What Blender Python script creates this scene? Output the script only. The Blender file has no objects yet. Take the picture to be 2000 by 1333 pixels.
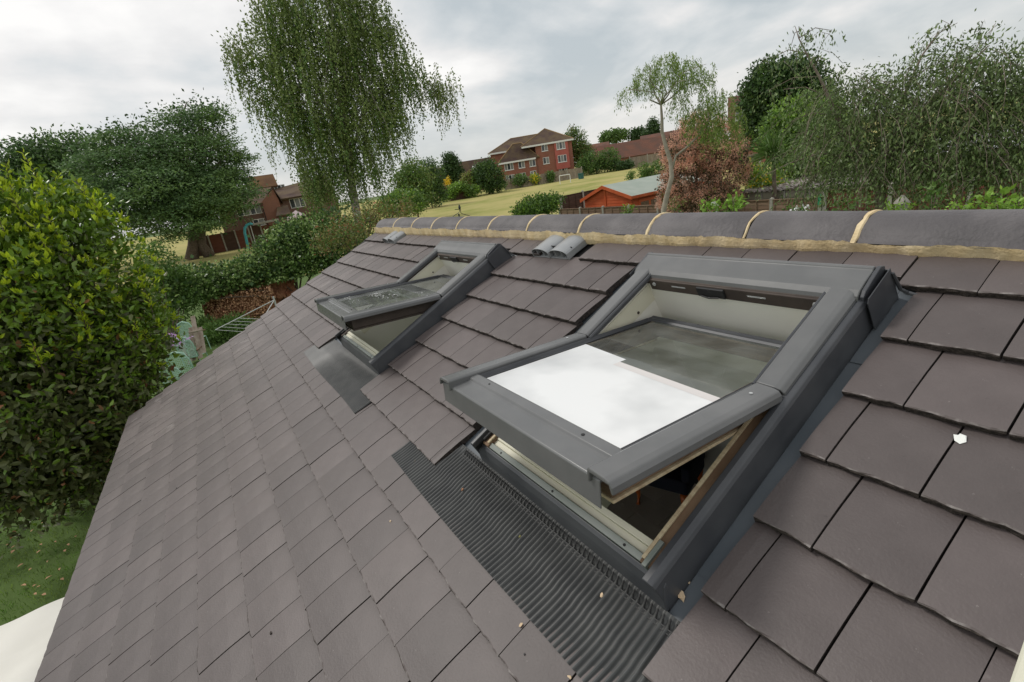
import bpy, math, random
import numpy as np
from mathutils import Matrix, Vector
random.seed(7)
rng = np.random.default_rng(7)
D2R = math.radians
sc = bpy.context.scene
col = sc.collection

# ------------------------------------------------------------------ camera
CW = np.array([5.99993, -1.57223, 4.09825])
RW = np.array([[0.533406, 0.832003, -0.152475], [0.194783, -0.296235, -0.935042], [-0.823127, 0.469058, -0.320074]])
FPX = 952.477
cam = bpy.data.cameras.new('camera'); cam.lens = FPX / 2000 * 36; cam.sensor_width = 36
cam.clip_start = 0.02; cam.clip_end = 3000
co = bpy.data.objects.new('camera', cam); col.objects.link(co)
m = Matrix.Identity(4)
for i in range(3):
    m[i][0] = RW[0][i]; m[i][1] = -RW[1][i]; m[i][2] = -RW[2][i]; m[i][3] = CW[i]
co.matrix_world = m
sc.camera = co

# ------------------------------------------------------------------ world, sun, exposure
SUN_EL, SUN_ROT = D2R(50), D2R(238)
w = bpy.data.worlds.new('World'); sc.world = w; w.use_nodes = True
nt = w.node_tree; nt.nodes.clear()
def N(t, **k):
    n = nt.nodes.new(t)
    for a, b in k.items(): setattr(n, a, b)
    return n
out = N('ShaderNodeOutputWorld'); bg = N('ShaderNodeBackground'); bg.inputs['Strength'].default_value = 0.113
nt.links.new(bg.outputs[0], out.inputs[0])
sky = N('ShaderNodeTexSky', sky_type='NISHITA'); sky.sun_disc = False; sky.sun_elevation = SUN_EL; sky.sun_rotation = SUN_ROT
sky.dust_density = 2.0
tc = N('ShaderNodeTexCoord')
sep = N('ShaderNodeSeparateXYZ'); nt.links.new(tc.outputs['Generated'], sep.inputs[0])
# project the direction onto a cloud layer: (x, y) / (z + 0.12)
zz = N('ShaderNodeMath', operation='ADD'); zz.inputs[1].default_value = 0.34; nt.links.new(sep.outputs[2], zz.inputs[0])
zm = N('ShaderNodeMath', operation='MAXIMUM'); zm.inputs[1].default_value = 0.05; nt.links.new(zz.outputs[0], zm.inputs[0])
dx = N('ShaderNodeMath', operation='DIVIDE'); dy = N('ShaderNodeMath', operation='DIVIDE')
nt.links.new(sep.outputs[0], dx.inputs[0]); nt.links.new(zm.outputs[0], dx.inputs[1])
nt.links.new(sep.outputs[1], dy.inputs[0]); nt.links.new(zm.outputs[0], dy.inputs[1])
cb = N('ShaderNodeCombineXYZ'); nt.links.new(dx.outputs[0], cb.inputs[0]); nt.links.new(dy.outputs[0], cb.inputs[1])
n1 = N('ShaderNodeTexNoise'); n1.inputs['Scale'].default_value = 1.1; n1.inputs['Detail'].default_value = 7; n1.inputs['Roughness'].default_value = 0.52
n1.inputs['Distortion'].default_value = 0.6
n2 = N('ShaderNodeTexNoise'); n2.inputs['Scale'].default_value = 4.2; n2.inputs['Detail'].default_value = 6; n2.inputs['Roughness'].default_value = 0.5
mp = N('ShaderNodeMapping'); mp.inputs['Location'].default_value = (7.3, 2.2, 0.4)
nt.links.new(cb.outputs[0], mp.inputs[0]); nt.links.new(mp.outputs[0], n1.inputs['Vector']); nt.links.new(mp.outputs[0], n2.inputs['Vector'])
mixn = N('ShaderNodeMix', data_type='FLOAT'); mixn.inputs[0].default_value = 0.28
nt.links.new(n1.outputs[0], mixn.inputs[2]); nt.links.new(n2.outputs[0], mixn.inputs[3])
cr = N('ShaderNodeValToRGB')
e = cr.color_ramp.elements
e[0].position = 0.40; e[0].color = (4.9, 5.35, 5.55, 1)
e[1].position = 0.62; e[1].color = (9.3, 9.1, 8.8, 1)
a = cr.color_ramp.elements.new(0.47); a.color = (6.2, 6.45, 6.5, 1)
a = cr.color_ramp.elements.new(0.54); a.color = (7.7, 7.6, 7.45, 1)
nt.links.new(mixn.outputs[0], cr.inputs[0])
# pale band towards the horizon
hz = N('ShaderNodeMapRange'); hz.inputs[1].default_value = 0.0; hz.inputs[2].default_value = 0.16; hz.inputs[3].default_value = 0.65; hz.inputs[4].default_value = 0.0
nt.links.new(sep.outputs[2], hz.inputs[0])
mx0 = N('ShaderNodeMix', data_type='RGBA'); nt.links.new(hz.outputs[0], mx0.inputs[0]); nt.links.new(cr.outputs[0], mx0.inputs[6]); mx0.inputs[7].default_value = (7.2, 7.1, 6.8, 1)
mx = N('ShaderNodeMix', data_type='RGBA'); mx.inputs[0].default_value = 0.9
nt.links.new(sky.outputs[0], mx.inputs[6]); nt.links.new(mx0.outputs[2], mx.inputs[7]); nt.links.new(mx.outputs[2], bg.inputs[0])

sun = bpy.data.lights.new('sun', 'SUN'); sun.energy = 1.5; sun.angle = D2R(12); sun.color = (1, 0.96, 0.9)
so = bpy.data.objects.new('sun', sun); col.objects.link(so)
# sun_rotation 0 = +Y, turning towards +X
sd = Vector((math.sin(SUN_ROT) * math.cos(SUN_EL), math.cos(SUN_ROT) * math.cos(SUN_EL), math.sin(SUN_EL)))
so.rotation_euler = (sd).to_track_quat('Z', 'Y').to_euler()
sc.view_settings.view_transform = 'Standard'; sc.view_settings.look = 'None'
sc.view_settings.exposure = 0; sc.view_settings.gamma = 1; sc.view_settings.use_curve_mapping = False
sc.render.engine = 'CYCLES'
sc.cycles.use_denoising = True
sc.cycles.max_bounces = 8; sc.cycles.transparent_max_bounces = 8

# ------------------------------------------------------------------ helpers
def ray(x, y):
    d = np.array([(x - 1000) / FPX, (y - 666.5) / FPX, 1.0]) @ RW
    return d / np.linalg.norm(d)
def at(x, y, D):                       # point seen at photo pixel (x, y), D metres away on the level
    d = ray(x, y); return CW + d * (D / math.hypot(d[0], d[1]))
def onp(x, y, n, k):                   # where that line of sight meets the plane n.P = k
    d = ray(x, y); n = np.array(n, float); return CW + d * ((k - n @ CW) / (n @ d))
def terrain(X, Y):
    d = np.hypot(np.asarray(X) - 6, np.asarray(Y) + 1.57)
    return np.clip((d - 35) * 0.0175, 0, 2.7)
def gr(x, y):                          # where it meets the ground
    d = ray(x, y); h = math.hypot(d[0], d[1]); D = 5.0
    for _ in range(3000):
        p = CW + d * (D / h)
        if p[2] <= terrain(p[0], p[1]): return p
        D += 0.1
    return p
def mpp(x, y, D):                      # metres per photo pixel there
    return float((at(x, y, D) - CW) @ RW[2]) / FPX

def tag(o, label=None, cat=None, group=None, kind=None):
    if label: o['label'] = label
    if cat: o['category'] = cat
    if group: o['group'] = group
    if kind: o['kind'] = kind
    return o
def thing(name, label, cat, loc=(0, 0, 0), rot=(0, 0, 0), group=None):
    o = bpy.data.objects.new(name, None); col.objects.link(o); o.empty_display_size = 0.2
    o.location = tuple(float(v) for v in loc); o.rotation_euler = rot
    o['_m'] = 0; del o['_m']
    return tag(o, label, cat, group)
def wm(o):
    M = Matrix.LocRotScale(o.location, o.rotation_euler, o.scale)
    return (wm(o.parent) @ M) if o.parent else M
def mesh(name, V, Fc, mats, fm=None, smooth=False):
    me = bpy.data.meshes.new(name)
    V = np.asarray(V, dtype=np.float32)
    if isinstance(Fc, np.ndarray):
        n, k = Fc.shape
        me.vertices.add(len(V)); me.vertices.foreach_set('co', V.ravel())
        me.loops.add(n * k); me.loops.foreach_set('vertex_index', Fc.astype(np.int32).ravel())
        me.polygons.add(n); me.polygons.foreach_set('loop_start', np.arange(0, n * k, k, dtype=np.int32))
        me.polygons.foreach_set('loop_total', np.full(n, k, dtype=np.int32))
        me.update(calc_edges=True)
    else:
        me.from_pydata([tuple(map(float, v)) for v in V], [], Fc); me.update()
    for mt in (mats if isinstance(mats, (list, tuple)) else [mats]): me.materials.append(mt)
    if fm is not None: me.polygons.foreach_set('material_index', np.asarray(fm, dtype=np.int32))
    if smooth: me.polygons.foreach_set('use_smooth', np.ones(len(me.polygons), dtype=bool))
    return me
def link(name, me, parent=None, loc=None, rot=None, world=False):
    o = bpy.data.objects.new(name, me); col.objects.link(o)
    if parent: o.parent = parent
    if world and parent:                # mesh given in world coordinates
        Mi = wm(parent).inverted()
        o.matrix_local = Mi
    if loc is not None: o.location = tuple(float(v) for v in loc)
    if rot is not None: o.rotation_euler = rot
    return o
def bev(o, wdt=0.002, seg=2):
    b = o.modifiers.new('bevel', 'BEVEL'); b.width = wdt; b.segments = seg; b.limit_method = 'ANGLE'; b.angle_limit = D2R(35)
    return o

class MB:                               # collects simple solids into one mesh
    def __init__(s, T=None): s.V = []; s.F = []; s.T = T; s.M = []
    def add(s, vs, fs, mi=0):
        b = len(s.V)
        if s.T: vs = [s.T(v) for v in vs]
        s.V += [tuple(v) for v in vs]; s.F += [tuple(b + i for i in f) for f in fs]; s.M += [mi] * len(fs)
    def box(s, a, b, mi=0):
        (x0, y0, z0), (x1, y1, z1) = a, b
        s.add([(x0, y0, z0), (x1, y0, z0), (x1, y1, z0), (x0, y1, z0), (x0, y0, z1), (x1, y0, z1), (x1, y1, z1), (x0, y1, z1)],
              [(0, 3, 2, 1), (4, 5, 6, 7), (0, 1, 5, 4), (1, 2, 6, 5), (2, 3, 7, 6), (3, 0, 4, 7)], mi)
    def prism(s, prof, axis, a, b, mi=0):   # profile of (p, q) swept along axis 0, 1 or 2
        n = len(prof)
        def pt(p, q, t): return (t, p, q) if axis == 0 else ((p, t, q) if axis == 1 else (p, q, t))
        vs = [pt(p, q, a) for p, q in prof] + [pt(p, q, b) for p, q in prof]
        fs = [tuple(range(n))[::-1], tuple(range(n, 2 * n))] + [(i, (i + 1) % n, n + (i + 1) % n, n + i) for i in range(n)]
        s.add(vs, fs, mi)
    def quad(s, a, b, c, d, t=(0, 0, 0), mi=0):   # slab of four corners with thickness vector t
        t = np.array(t, float); p = [np.array(v, float) for v in (a, b, c, d)]
        s.add(p + [v + t for v in p], [(0, 1, 2, 3), (7, 6, 5, 4), (0, 4, 5, 1), (1, 5, 6, 2), (2, 6, 7, 3), (3, 7, 4, 0)], mi)
    def tube(s, pts, r, n=6, mi=0):
        pts = [np.array(p, float) for p in pts]; r = r if hasattr(r, '__len__') else [r] * len(pts)
        vs = []; up = np.array((0.3, 0.2, 1.0))
        for i, p in enumerate(pts):
            d = pts[min(i + 1, len(pts) - 1)] - pts[max(i - 1, 0)]; d = d / (np.linalg.norm(d) + 1e-9)
            a = np.cross(d, up); a /= np.linalg.norm(a) + 1e-9
            if np.linalg.norm(np.cross(d, up)) < .05: a = np.array((1., 0, 0))
            b = np.cross(d, a)
            for k in range(n):
                t = 2 * math.pi * k / n; vs.append(p + r[i] * (math.cos(t) * a + math.sin(t) * b))
        fs = [(i * n + k, i * n + (k + 1) % n, (i + 1) * n + (k + 1) % n, (i + 1) * n + k) for i in range(len(pts) - 1) for k in range(n)]
        fs += [tuple(range(n))[::-1], tuple(range((len(pts) - 1) * n, len(pts) * n))]
        s.add(vs, fs, mi)
    def build(s, name, mats, parent=None, world=True, smooth=False):
        V = np.array([tuple(v) for v in s.V])
        me = mesh(name, V, s.F, mats, s.M, smooth)
        return link(name, me, parent, world=world)

# ------------------------------------------------------------------ materials
def mat(name, c, rough=0.8, c2=None, scale=6.0, detail=4, bump=0.0, bscale=None, spec=0.4, metal=0.0, coord='Object', isl=0.0,
        objr=0.0, ramp=(0.38, 0.62), trans=0.0, stretch=None, spots=None, bdist=0.01):
    m_ = bpy.data.materials.new(name); m_.use_nodes = True; t = m_.node_tree; p = t.nodes['Principled BSDF']
    p.inputs['Roughness'].default_value = rough; p.inputs['Specular IOR Level'].default_value = spec; p.inputs['Metallic'].default_value = metal
    L = t.links.new
    c = tuple(c) + (1,); cur = None
    tcn = t.nodes.new('ShaderNodeTexCoord'); vec = tcn.outputs[coord]
    if stretch:
        mpn = t.nodes.new('ShaderNodeMapping'); mpn.inputs['Scale'].default_value = stretch; L(vec, mpn.inputs[0]); vec = mpn.outputs[0]
    if c2 is not None:
        nz = t.nodes.new('ShaderNodeTexNoise'); nz.inputs['Scale'].default_value = scale; nz.inputs['Detail'].default_value = detail; L(vec, nz.inputs['Vector'])
        mr = t.nodes.new('ShaderNodeMapRange'); mr.inputs[1].default_value = ramp[0]; mr.inputs[2].default_value = ramp[1]; L(nz.outputs[0], mr.inputs[0])
        mxx = t.nodes.new('ShaderNodeMix'); mxx.data_type = 'RGBA'; L(mr.outputs[0], mxx.inputs[0]); mxx.inputs[6].default_value = c; mxx.inputs[7].default_value = tuple(c2) + (1,)
        cur = mxx.outputs[2]
    for spots in ([spots] if spots and not isinstance(spots, list) else (spots or [])):     # (scale, threshold, colour): small marks
        sn = t.nodes.new('ShaderNodeTexNoise'); sn.inputs['Scale'].default_value = spots[0]; sn.inputs['Detail'].default_value = 5; sn.inputs['Roughness'].default_value = .65
        L(tcn.outputs[coord], sn.inputs['Vector'])
        mr = t.nodes.new('ShaderNodeMapRange'); mr.inputs[1].default_value = spots[1]; mr.inputs[2].default_value = spots[1] + 0.05; L(sn.outputs[0], mr.inputs[0])
        mxx = t.nodes.new('ShaderNodeMix'); mxx.data_type = 'RGBA'; L(mr.outputs[0], mxx.inputs[0])
        if cur: L(cur, mxx.inputs[6])
        else: mxx.inputs[6].default_value = c
        mxx.inputs[7].default_value = tuple(spots[2]) + (1,); cur = mxx.outputs[2]
    if isl or objr:
        hs = t.nodes.new('ShaderNodeHueSaturation')
        if cur: L(cur, hs.inputs['Color'])
        else: hs.inputs['Color'].default_value = c
        if isl:
            g = t.nodes.new('ShaderNodeNewGeometry'); r = g.outputs['Random Per Island']; amt = isl
        else:
            g = t.nodes.new('ShaderNodeObjectInfo'); r = g.outputs['Random']; amt = objr
        mr = t.nodes.new('ShaderNodeMapRange'); mr.inputs[3].default_value = 1 - amt; mr.inputs[4].default_value = 1 + amt; L(r, mr.inputs[0]); L(mr.outputs[0], hs.inputs['Value'])
        ml = t.nodes.new('ShaderNodeMath'); ml.operation = 'MULTIPLY'; ml.inputs[1].default_value = 7.31; L(r, ml.inputs[0])
        fr = t.nodes.new('ShaderNodeMath'); fr.operation = 'FRACT'; L(ml.outputs[0], fr.inputs[0])
        mr2 = t.nodes.new('ShaderNodeMapRange'); mr2.inputs[3].default_value = 0.5 - amt * .02; mr2.inputs[4].default_value = 0.5 + amt * .02; L(fr.outputs[0], mr2.inputs[0]); L(mr2.outputs[0], hs.inputs['Hue'])
        cur = hs.outputs[0]
    if cur: L(cur, p.inputs['Base Color'])
    else: p.inputs['Base Color'].default_value = c
    if bump:
        bn = t.nodes.new('ShaderNodeTexNoise'); bn.inputs['Scale'].default_value = bscale or scale * 4; bn.inputs['Detail'].default_value = 5; L(vec, bn.inputs['Vector'])
        b = t.nodes.new('ShaderNodeBump'); b.inputs['Strength'].default_value = bump; b.inputs['Distance'].default_value = bdist; L(bn.outputs[0], b.inputs['Height']); L(b.outputs[0], p.inputs['Normal'])
    if trans:
        tr = t.nodes.new('ShaderNodeBsdfTranslucent'); ms = t.nodes.new('ShaderNodeMixShader'); ms.inputs[0].default_value = trans
        if cur: L(cur, tr.inputs[0])
        else: tr.inputs[0].default_value = c
        o_ = t.nodes['Material Output']; L(p.outputs[0], ms.inputs[1]); L(tr.outputs[0], ms.inputs[2]); L(ms.outputs[0], o_.inputs[0])
    return m_
def brick_mat(name, c1, c2, mortar, bw=0.225, bh=0.075):
    m_ = bpy.data.materials.new(name); m_.use_nodes = True; t = m_.node_tree; p = t.nodes['Principled BSDF']; L = t.links.new
    p.inputs['Roughness'].default_value = .9
    tcn = t.nodes.new('ShaderNodeTexCoord'); sp = t.nodes.new('ShaderNodeSeparateXYZ'); L(tcn.outputs['Object'], sp.inputs[0])
    ad = t.nodes.new('ShaderNodeMath'); ad.operation = 'ADD'; L(sp.outputs[0], ad.inputs[0]); L(sp.outputs[1], ad.inputs[1])
    cbn = t.nodes.new('ShaderNodeCombineXYZ'); L(ad.outputs[0], cbn.inputs[0]); L(sp.outputs[2], cbn.inputs[1])
    b = t.nodes.new('ShaderNodeTexBrick'); L(cbn.outputs[0], b.inputs['Vector']); b.inputs['Scale'].default_value = 1
    b.inputs['Brick Width'].default_value = bw; b.inputs['Row Height'].default_value = bh; b.inputs['Mortar Size'].default_value = .012
    b.inputs['Color1'].default_value = c1 + (1,); b.inputs['Color2'].default_value = c2 + (1,); b.inputs['Mortar'].default_value = mortar + (1,)
    nz = t.nodes.new('ShaderNodeTexNoise'); nz.inputs['Scale'].default_value = .6; nz.inputs['Detail'].default_value = 5; L(tcn.outputs['Object'], nz.inputs['Vector'])
    mr = t.nodes.new('ShaderNodeMapRange'); mr.inputs[3].default_value = .75; mr.inputs[4].default_value = 1.2; L(nz.outputs[0], mr.inputs[0])
    hs = t.nodes.new('ShaderNodeHueSaturation'); L(b.outputs['Color'], hs.inputs['Color']); L(mr.outputs[0], hs.inputs['Value']); L(hs.outputs[0], p.inputs['Base Color'])
    return m_

M = {}
M['tile'] = mat('tile_concrete', (.094, .076, .073), .52, (.136, .112, .107), scale=3.2, detail=9, bump=.3, bscale=170, objr=.15, spots=[(5, .60, (.175, .15, .142)), (34, .69, (.34, .31, .295)), (11, .685, (.27, .245, .235)), (19, .70, (.05, .04, .037))], spec=.55, bdist=.003)
M['tile_far'] = mat('tile_concrete_joined', (.094, .076, .073), .52, (.136, .112, .107), scale=3.2, detail=9, bump=.3, bscale=170, isl=.15, spots=[(5, .60, (.175, .15, .142)), (34, .69, (.34, .31, .295)), (11, .685, (.27, .245, .235)), (19, .70, (.05, .04, .037))], spec=.55, bdist=.003)
M['tile_arris'] = mat('tile_arris', (.12, .10, .096), .8, (.27, .245, .235), scale=30, detail=6, ramp=(.45, .65))
M['tile_edge'] = mat('tile_edge', (.03, .024, .021), .95, (.075, .06, .052), scale=90, bump=.9, bscale=160, bdist=.006)  # rough dark edge colour, deepened to paint contact shadow between courses
M['ridge'] = mat('ridge_concrete', (.095, .087, .09), .58, (.135, .124, .126), scale=7, bump=.9, bscale=75, spots=(14, .73, (.45, .4, .38)), bdist=.004, objr=.05)
M['mortar'] = mat('mortar', (.68, .52, .29), .95, (.78, .63, .40), scale=16, detail=8, bump=.9, bscale=90, bdist=.004, spots=[(45, .69, (.42, .31, .17)), (9, .68, (.70, .62, .48))])
M['grey'] = mat('grey_aluminium', (.125, .127, .128), .27, (.145, .146, .146), scale=9, bump=.07, bscale=7, spec=.55, spots=(38, .73, (.2, .2, .2)))
M['grey_dk'] = mat('grey_flashing', (.055, .058, .066), .42, (.08, .083, .09), scale=6, spec=.5, spots=(40, .74, (.2, .19, .18)))
M['gutter'] = mat('blue_grey_flashing', (.10, .118, .135), .5, (.12, .135, .15), scale=5, spec=.4, spots=(30, .72, (.25, .24, .22)))
M['rubber'] = mat('black_gasket', (.02, .02, .021), .55)
M['apron'] = mat('pleated_flashing', (.05, .052, .052), .46, (.072, .074, .072), scale=12, spec=.5, spots=(22, .72, (.16, .13, .09)))
M['sillgreen'] = mat('sill_aluminium', (.20, .225, .20), .35, (.25, .27, .245), scale=8, spec=.6)
M['cream'] = mat('cream_paint', (.68, .65, .50), .45, (.74, .71, .57), scale=4)
M['white'] = mat('white_lining', (.80, .78, .70), .5, (.84, .82, .74), scale=1.5)
M['woodbr'] = mat('weathered_pine', (.13, .078, .045), .7, (.24, .155, .095), scale=6, stretch=(1, 1, 8), bump=.3)
M['wooddk'] = mat('stained_wood', (.055, .042, .036), .7, (.085, .066, .055), scale=8, bump=.2)
M['pine'] = mat('pale_pine', (.60, .50, .33), .6, (.46, .35, .22), scale=10, stretch=(1, 8, 1))
M['film'] = mat('white_film_cloud_sheen', (.84, .845, .84), .3, (.60, .61, .61), scale=4.2, detail=3, spec=.5, ramp=(.46, .74))  # grey patches paint soft cloud reflections into the white sheet
M['filmedge'] = mat('film_fold', (.70, .665, .645), .5)
M['vent'] = mat('vent_plastic', (.26, .27, .28), .28, (.30, .31, .315), scale=10, spec=.6)
M['deck'] = mat('underlay', (.03, .03, .03), .9)
M['plaster'] = mat('plaster', (.6, .59, .55), .8)
M['floor'] = mat('floor_stone', (.46, .41, .35), .45, (.54, .48, .42), scale=3, objr=.1)
M['grout'] = mat('floor_grout', (.05, .045, .04), .9)
M['navy'] = mat('navy_fabric', (.012, .014, .025), .9)
M['orangewood'] = mat('orange_varnished_wood', (.45, .11, .02), .3)
M['chip'] = mat('wood_chip', (.62, .45, .28), .9, (.75, .62, .45), scale=20)
M['paper'] = mat('white_paper', (.85, .86, .82), .8)
M['canvas'] = mat('white_canvas', (.74, .72, .66), .8, (.66, .64, .58), scale=1.5)
M['creamframe'] = mat('cream_frame', (.72, .70, .58), .5)
M['brick'] = brick_mat('red_brick', (.32, .10, .06), (.25, .075, .045), (.26, .16, .12))
M['brickpink'] = mat('painted_red_panel', (.46, .13, .105), .8, (.40, .11, .09), scale=.8)
M['brickbrown'] = brick_mat('brown_brick', (.19, .095, .065), (.14, .07, .05), (.17, .12, .1))
M['brickorange'] = brick_mat('orange_brick', (.33, .135, .085), (.28, .11, .07), (.26, .16, .12))
def roof_mat(name, a_, b_, rows=.34):
    m_ = mat(name, a_, .9, b_, scale=.5, detail=6)
    t = m_.node_tree; L = t.links.new; p = t.nodes['Principled BSDF']
    tcn = t.nodes.new('ShaderNodeTexCoord'); sp = t.nodes.new('ShaderNodeSeparateXYZ'); L(tcn.outputs['Object'], sp.inputs[0])
    mu = t.nodes.new('ShaderNodeMath'); mu.operation = 'MULTIPLY'; mu.inputs[1].default_value = 1 / (rows * .55); L(sp.outputs[2], mu.inputs[0])
    fr = t.nodes.new('ShaderNodeMath'); fr.operation = 'FRACT'; L(mu.outputs[0], fr.inputs[0])
    b = t.nodes.new('ShaderNodeBump'); b.inputs['Strength'].default_value = 1; b.inputs['Distance'].default_value = .12; L(fr.outputs[0], b.inputs['Height']); L(b.outputs[0], p.inputs['Normal'])
    return m_
M['roofbr'] = roof_mat('brown_roof_tiles', (.095, .06, .05), (.15, .105, .06))
M['roofred'] = roof_mat('red_brown_roof_tiles', (.21, .095, .065), (.155, .085, .065))
M['roofor'] = roof_mat('lichen_roof_tiles', (.22, .12, .05), (.16, .085, .045))
M['hip'] = mat('hip_tiles', (.30, .20, .10), .9)
M['upvc'] = mat('white_window_frame', (.78, .78, .76), .4)
M['pane'] = mat('dark_pane', (.03, .035, .04), .08, spec=.8)
M['net'] = mat('pane_with_curtain', (.20, .21, .20), .15, spec=.8)
M['orange'] = mat('orange_painted_boards', (.50, .085, .02), .65, (.56, .12, .035), scale=2)
M['felt'] = mat('green_grey_felt', (.33, .38, .33), .95, (.38, .42, .37), scale=1.2, bump=.2)
M['fencegrey'] = mat('weathered_fence', (.21, .17, .13), .9, (.30, .26, .21), scale=3, stretch=(3, 3, .6), isl=.15)
M['fencebr'] = mat('brown_fence', (.20, .125, .08), .9, (.28, .19, .13), scale=2, stretch=(.5, .5, 9), isl=.18)
M['fencedk'] = mat('dark_brown_fence', (.065, .036, .024), .9, (.10, .058, .04), scale=2, stretch=(.5, .5, 9), isl=.15)
M['fencered'] = mat('red_brown_fence', (.12, .042, .024), .9, (.17, .065, .04), scale=2, stretch=(.5, .5, 9), isl=.15)
M['concrete'] = mat('concrete_post', (.30, .28, .24), .95, (.38, .36, .31), scale=8, bump=.3)
M['conpanel'] = mat('concrete_panel', (.27, .25, .185), .95, (.33, .31, .23), scale=3)
M['asbestos'] = mat('mossy_sheet_roof', (.42, .38, .35), .95, (.10, .075, .06), scale=3.5, detail=8, stretch=(.6, 2, 2), ramp=(.42, .58))
M['goal'] = mat('white_goal_paint', (.8, .8, .78), .5)
M['binm'] = mat('green_bin', (.02, .10, .09), .5)
M['blue'] = mat('turquoise_paint', (.08, .42, .50), .4)
M['pinkc'] = mat('pale_pink_canvas', (.52, .42, .42), .8)
M['metal'] = mat('galvanised_metal', (.55, .56, .56), .4, metal=.3)
M['blackm'] = mat('dark_iron', (.03, .035, .035), .5)
M['mesh'] = mat('mint_mesh', (.36, .56, .46), .5)
M['woodold'] = mat('old_grey_wood', (.28, .22, .17), .9, (.38, .32, .26), scale=6, stretch=(2, 2, .5))
M['bark'] = mat('bark', (.10, .075, .055), .95, (.17, .13, .10), scale=6, bump=.6)
M['barkred'] = mat('reddish_bark', (.13, .07, .05), .9, (.20, .13, .10), scale=9, bump=.5)
M['barkgrey'] = mat('grey_brown_bark', (.17, .13, .10), .9, (.27, .22, .18), scale=9, bump=.5)
M['barkpale'] = mat('pale_bark', (.33, .29, .23), .9, (.42, .37, .30), scale=6, bump=.4)
M['birchbark'] = mat('birch_bark', (.52, .47, .42), .85, (.16, .13, .11), scale=4, stretch=(1, 1, 3), ramp=(.45, .6))
M['lawn'] = mat('lawn', (.06, .115, .02), .95, (.11, .16, .035), scale=1.1, detail=8, bump=.8, bscale=40, coord='Generated')
M['soil'] = mat('rusty_soil_bank', (.22, .085, .04), .95, (.34, .17, .09), scale=2.5, detail=8, bump=.9, bscale=7, bdist=.1)
M['deadleaf'] = mat('dry_leaf', (.50, .29, .16), .8, isl=.35)
LEAFK = 1.75
def leafm(name, c, isl=.35, rough=.5, trans=.25, spec=.4, c2=None, scale=1.0):
    c = tuple(min(.85, v * LEAFK) for v in c); c2 = tuple(v * LEAFK for v in c2) if c2 else None
    return mat(name, c, rough, c2, scale=scale, isl=isl, trans=trans, spec=spec)
M['l_laurel'] = leafm('laurel_leaf', (.08, .135, .015), .45, .3, .25, .55)
M['l_laurel_y'] = leafm('laurel_young_leaf', (.27, .34, .02), .3, .4, .35)
M['l_laurel_d'] = leafm('laurel_shaded_leaf', (.062, .072, .026), .45, .45, .12)  # dull low leaves, darkened to put the bush's inner shade into colour
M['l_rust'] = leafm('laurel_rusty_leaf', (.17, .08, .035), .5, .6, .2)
M['l_birch'] = leafm('birch_leaf', (.115, .15, .042), .4)
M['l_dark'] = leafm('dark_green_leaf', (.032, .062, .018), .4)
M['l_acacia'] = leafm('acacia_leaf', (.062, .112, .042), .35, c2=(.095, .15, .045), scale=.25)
M['l_mid'] = leafm('mid_green_leaf', (.065, .115, .025), .35)
M['l_bright'] = leafm('bright_green_leaf', (.13, .22, .03), .35)
M['l_cherry'] = leafm('cherry_leaf', (.09, .125, .045), .55)
M['l_willow'] = leafm('willow_leaf', (.125, .18, .035), .35)
M['l_ivy'] = leafm('ivy_leaf', (.075, .125, .03), .45, .35)
M['l_ivyp'] = leafm('ivy_pale_leaf', (.19, .26, .09), .35, .4)
M['l_smoke'] = leafm('smoke_plume', (.485, .30, .225), .25, .9, .5)
M['l_smoked'] = leafm('smoke_bush_leaf', (.07, .055, .03), .4)
M['l_yellow'] = leafm('yellow_leaf', (.45, .33, .02), .3)
M['l_oliv'] = leafm('olive_leaf', (.13, .125, .04), .4)
M['flower'] = leafm('mauve_flower', (.42, .26, .62), .2)
M['whitefl'] = leafm('white_flower', (.8, .78, .7), .1)

def glass_mat(name, tint, haze, hz_rough=.5):
    m_ = bpy.data.materials.new(name); m_.use_nodes = True; t = m_.node_tree; t.nodes.clear(); L = t.links.new
    o_ = t.nodes.new('ShaderNodeOutputMaterial'); tr = t.nodes.new('ShaderNodeBsdfTransparent'); tr.inputs[0].default_value = tint + (1,)
    gl = t.nodes.new('ShaderNodeBsdfGlossy'); gl.inputs['Roughness'].default_value = .03
    df = t.nodes.new('ShaderNodeBsdfDiffuse'); df.inputs[0].default_value = (.6, .63, .6, 1)
    fr = t.nodes.new('ShaderNodeFresnel'); fr.inputs[0].default_value = 1.5
    ms = t.nodes.new('ShaderNodeMixShader'); m2 = t.nodes.new('ShaderNodeMixShader')
    tcn = t.nodes.new('ShaderNodeTexCoord'); nz = t.nodes.new('ShaderNodeTexNoise'); nz.inputs['Scale'].default_value = 9; nz.inputs['Detail'].default_value = 8; L(tcn.outputs['Object'], nz.inputs['Vector'])
    mr = t.nodes.new('ShaderNodeMapRange'); mr.inputs[1].default_value = .35; mr.inputs[2].default_value = .75; mr.inputs[3].default_value = haze * .5; mr.inputs[4].default_value = haze * 1.6; L(nz.outputs[0], mr.inputs[0])
    L(mr.outputs[0], m2.inputs[0]); L(tr.outputs[0], m2.inputs[1]); L(df.outputs[0], m2.inputs[2])
    L(fr.outputs[0], ms.inputs[0]); L(m2.outputs[0], ms.inputs[1]); L(gl.outputs[0], ms.inputs[2]); L(ms.outputs[0], o_.inputs[0])
    return m_
M['glass'] = glass_mat('window_glass', (.93, .98, .91), .14)  # dust haze raised, its pale colour standing in for light off the lining
M['glass_sheen'] = glass_mat('painted_sheen_window_glass', (.88, .95, .88), .26)  # pale haze paints sky reflection and the lit interior into the pane

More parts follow.
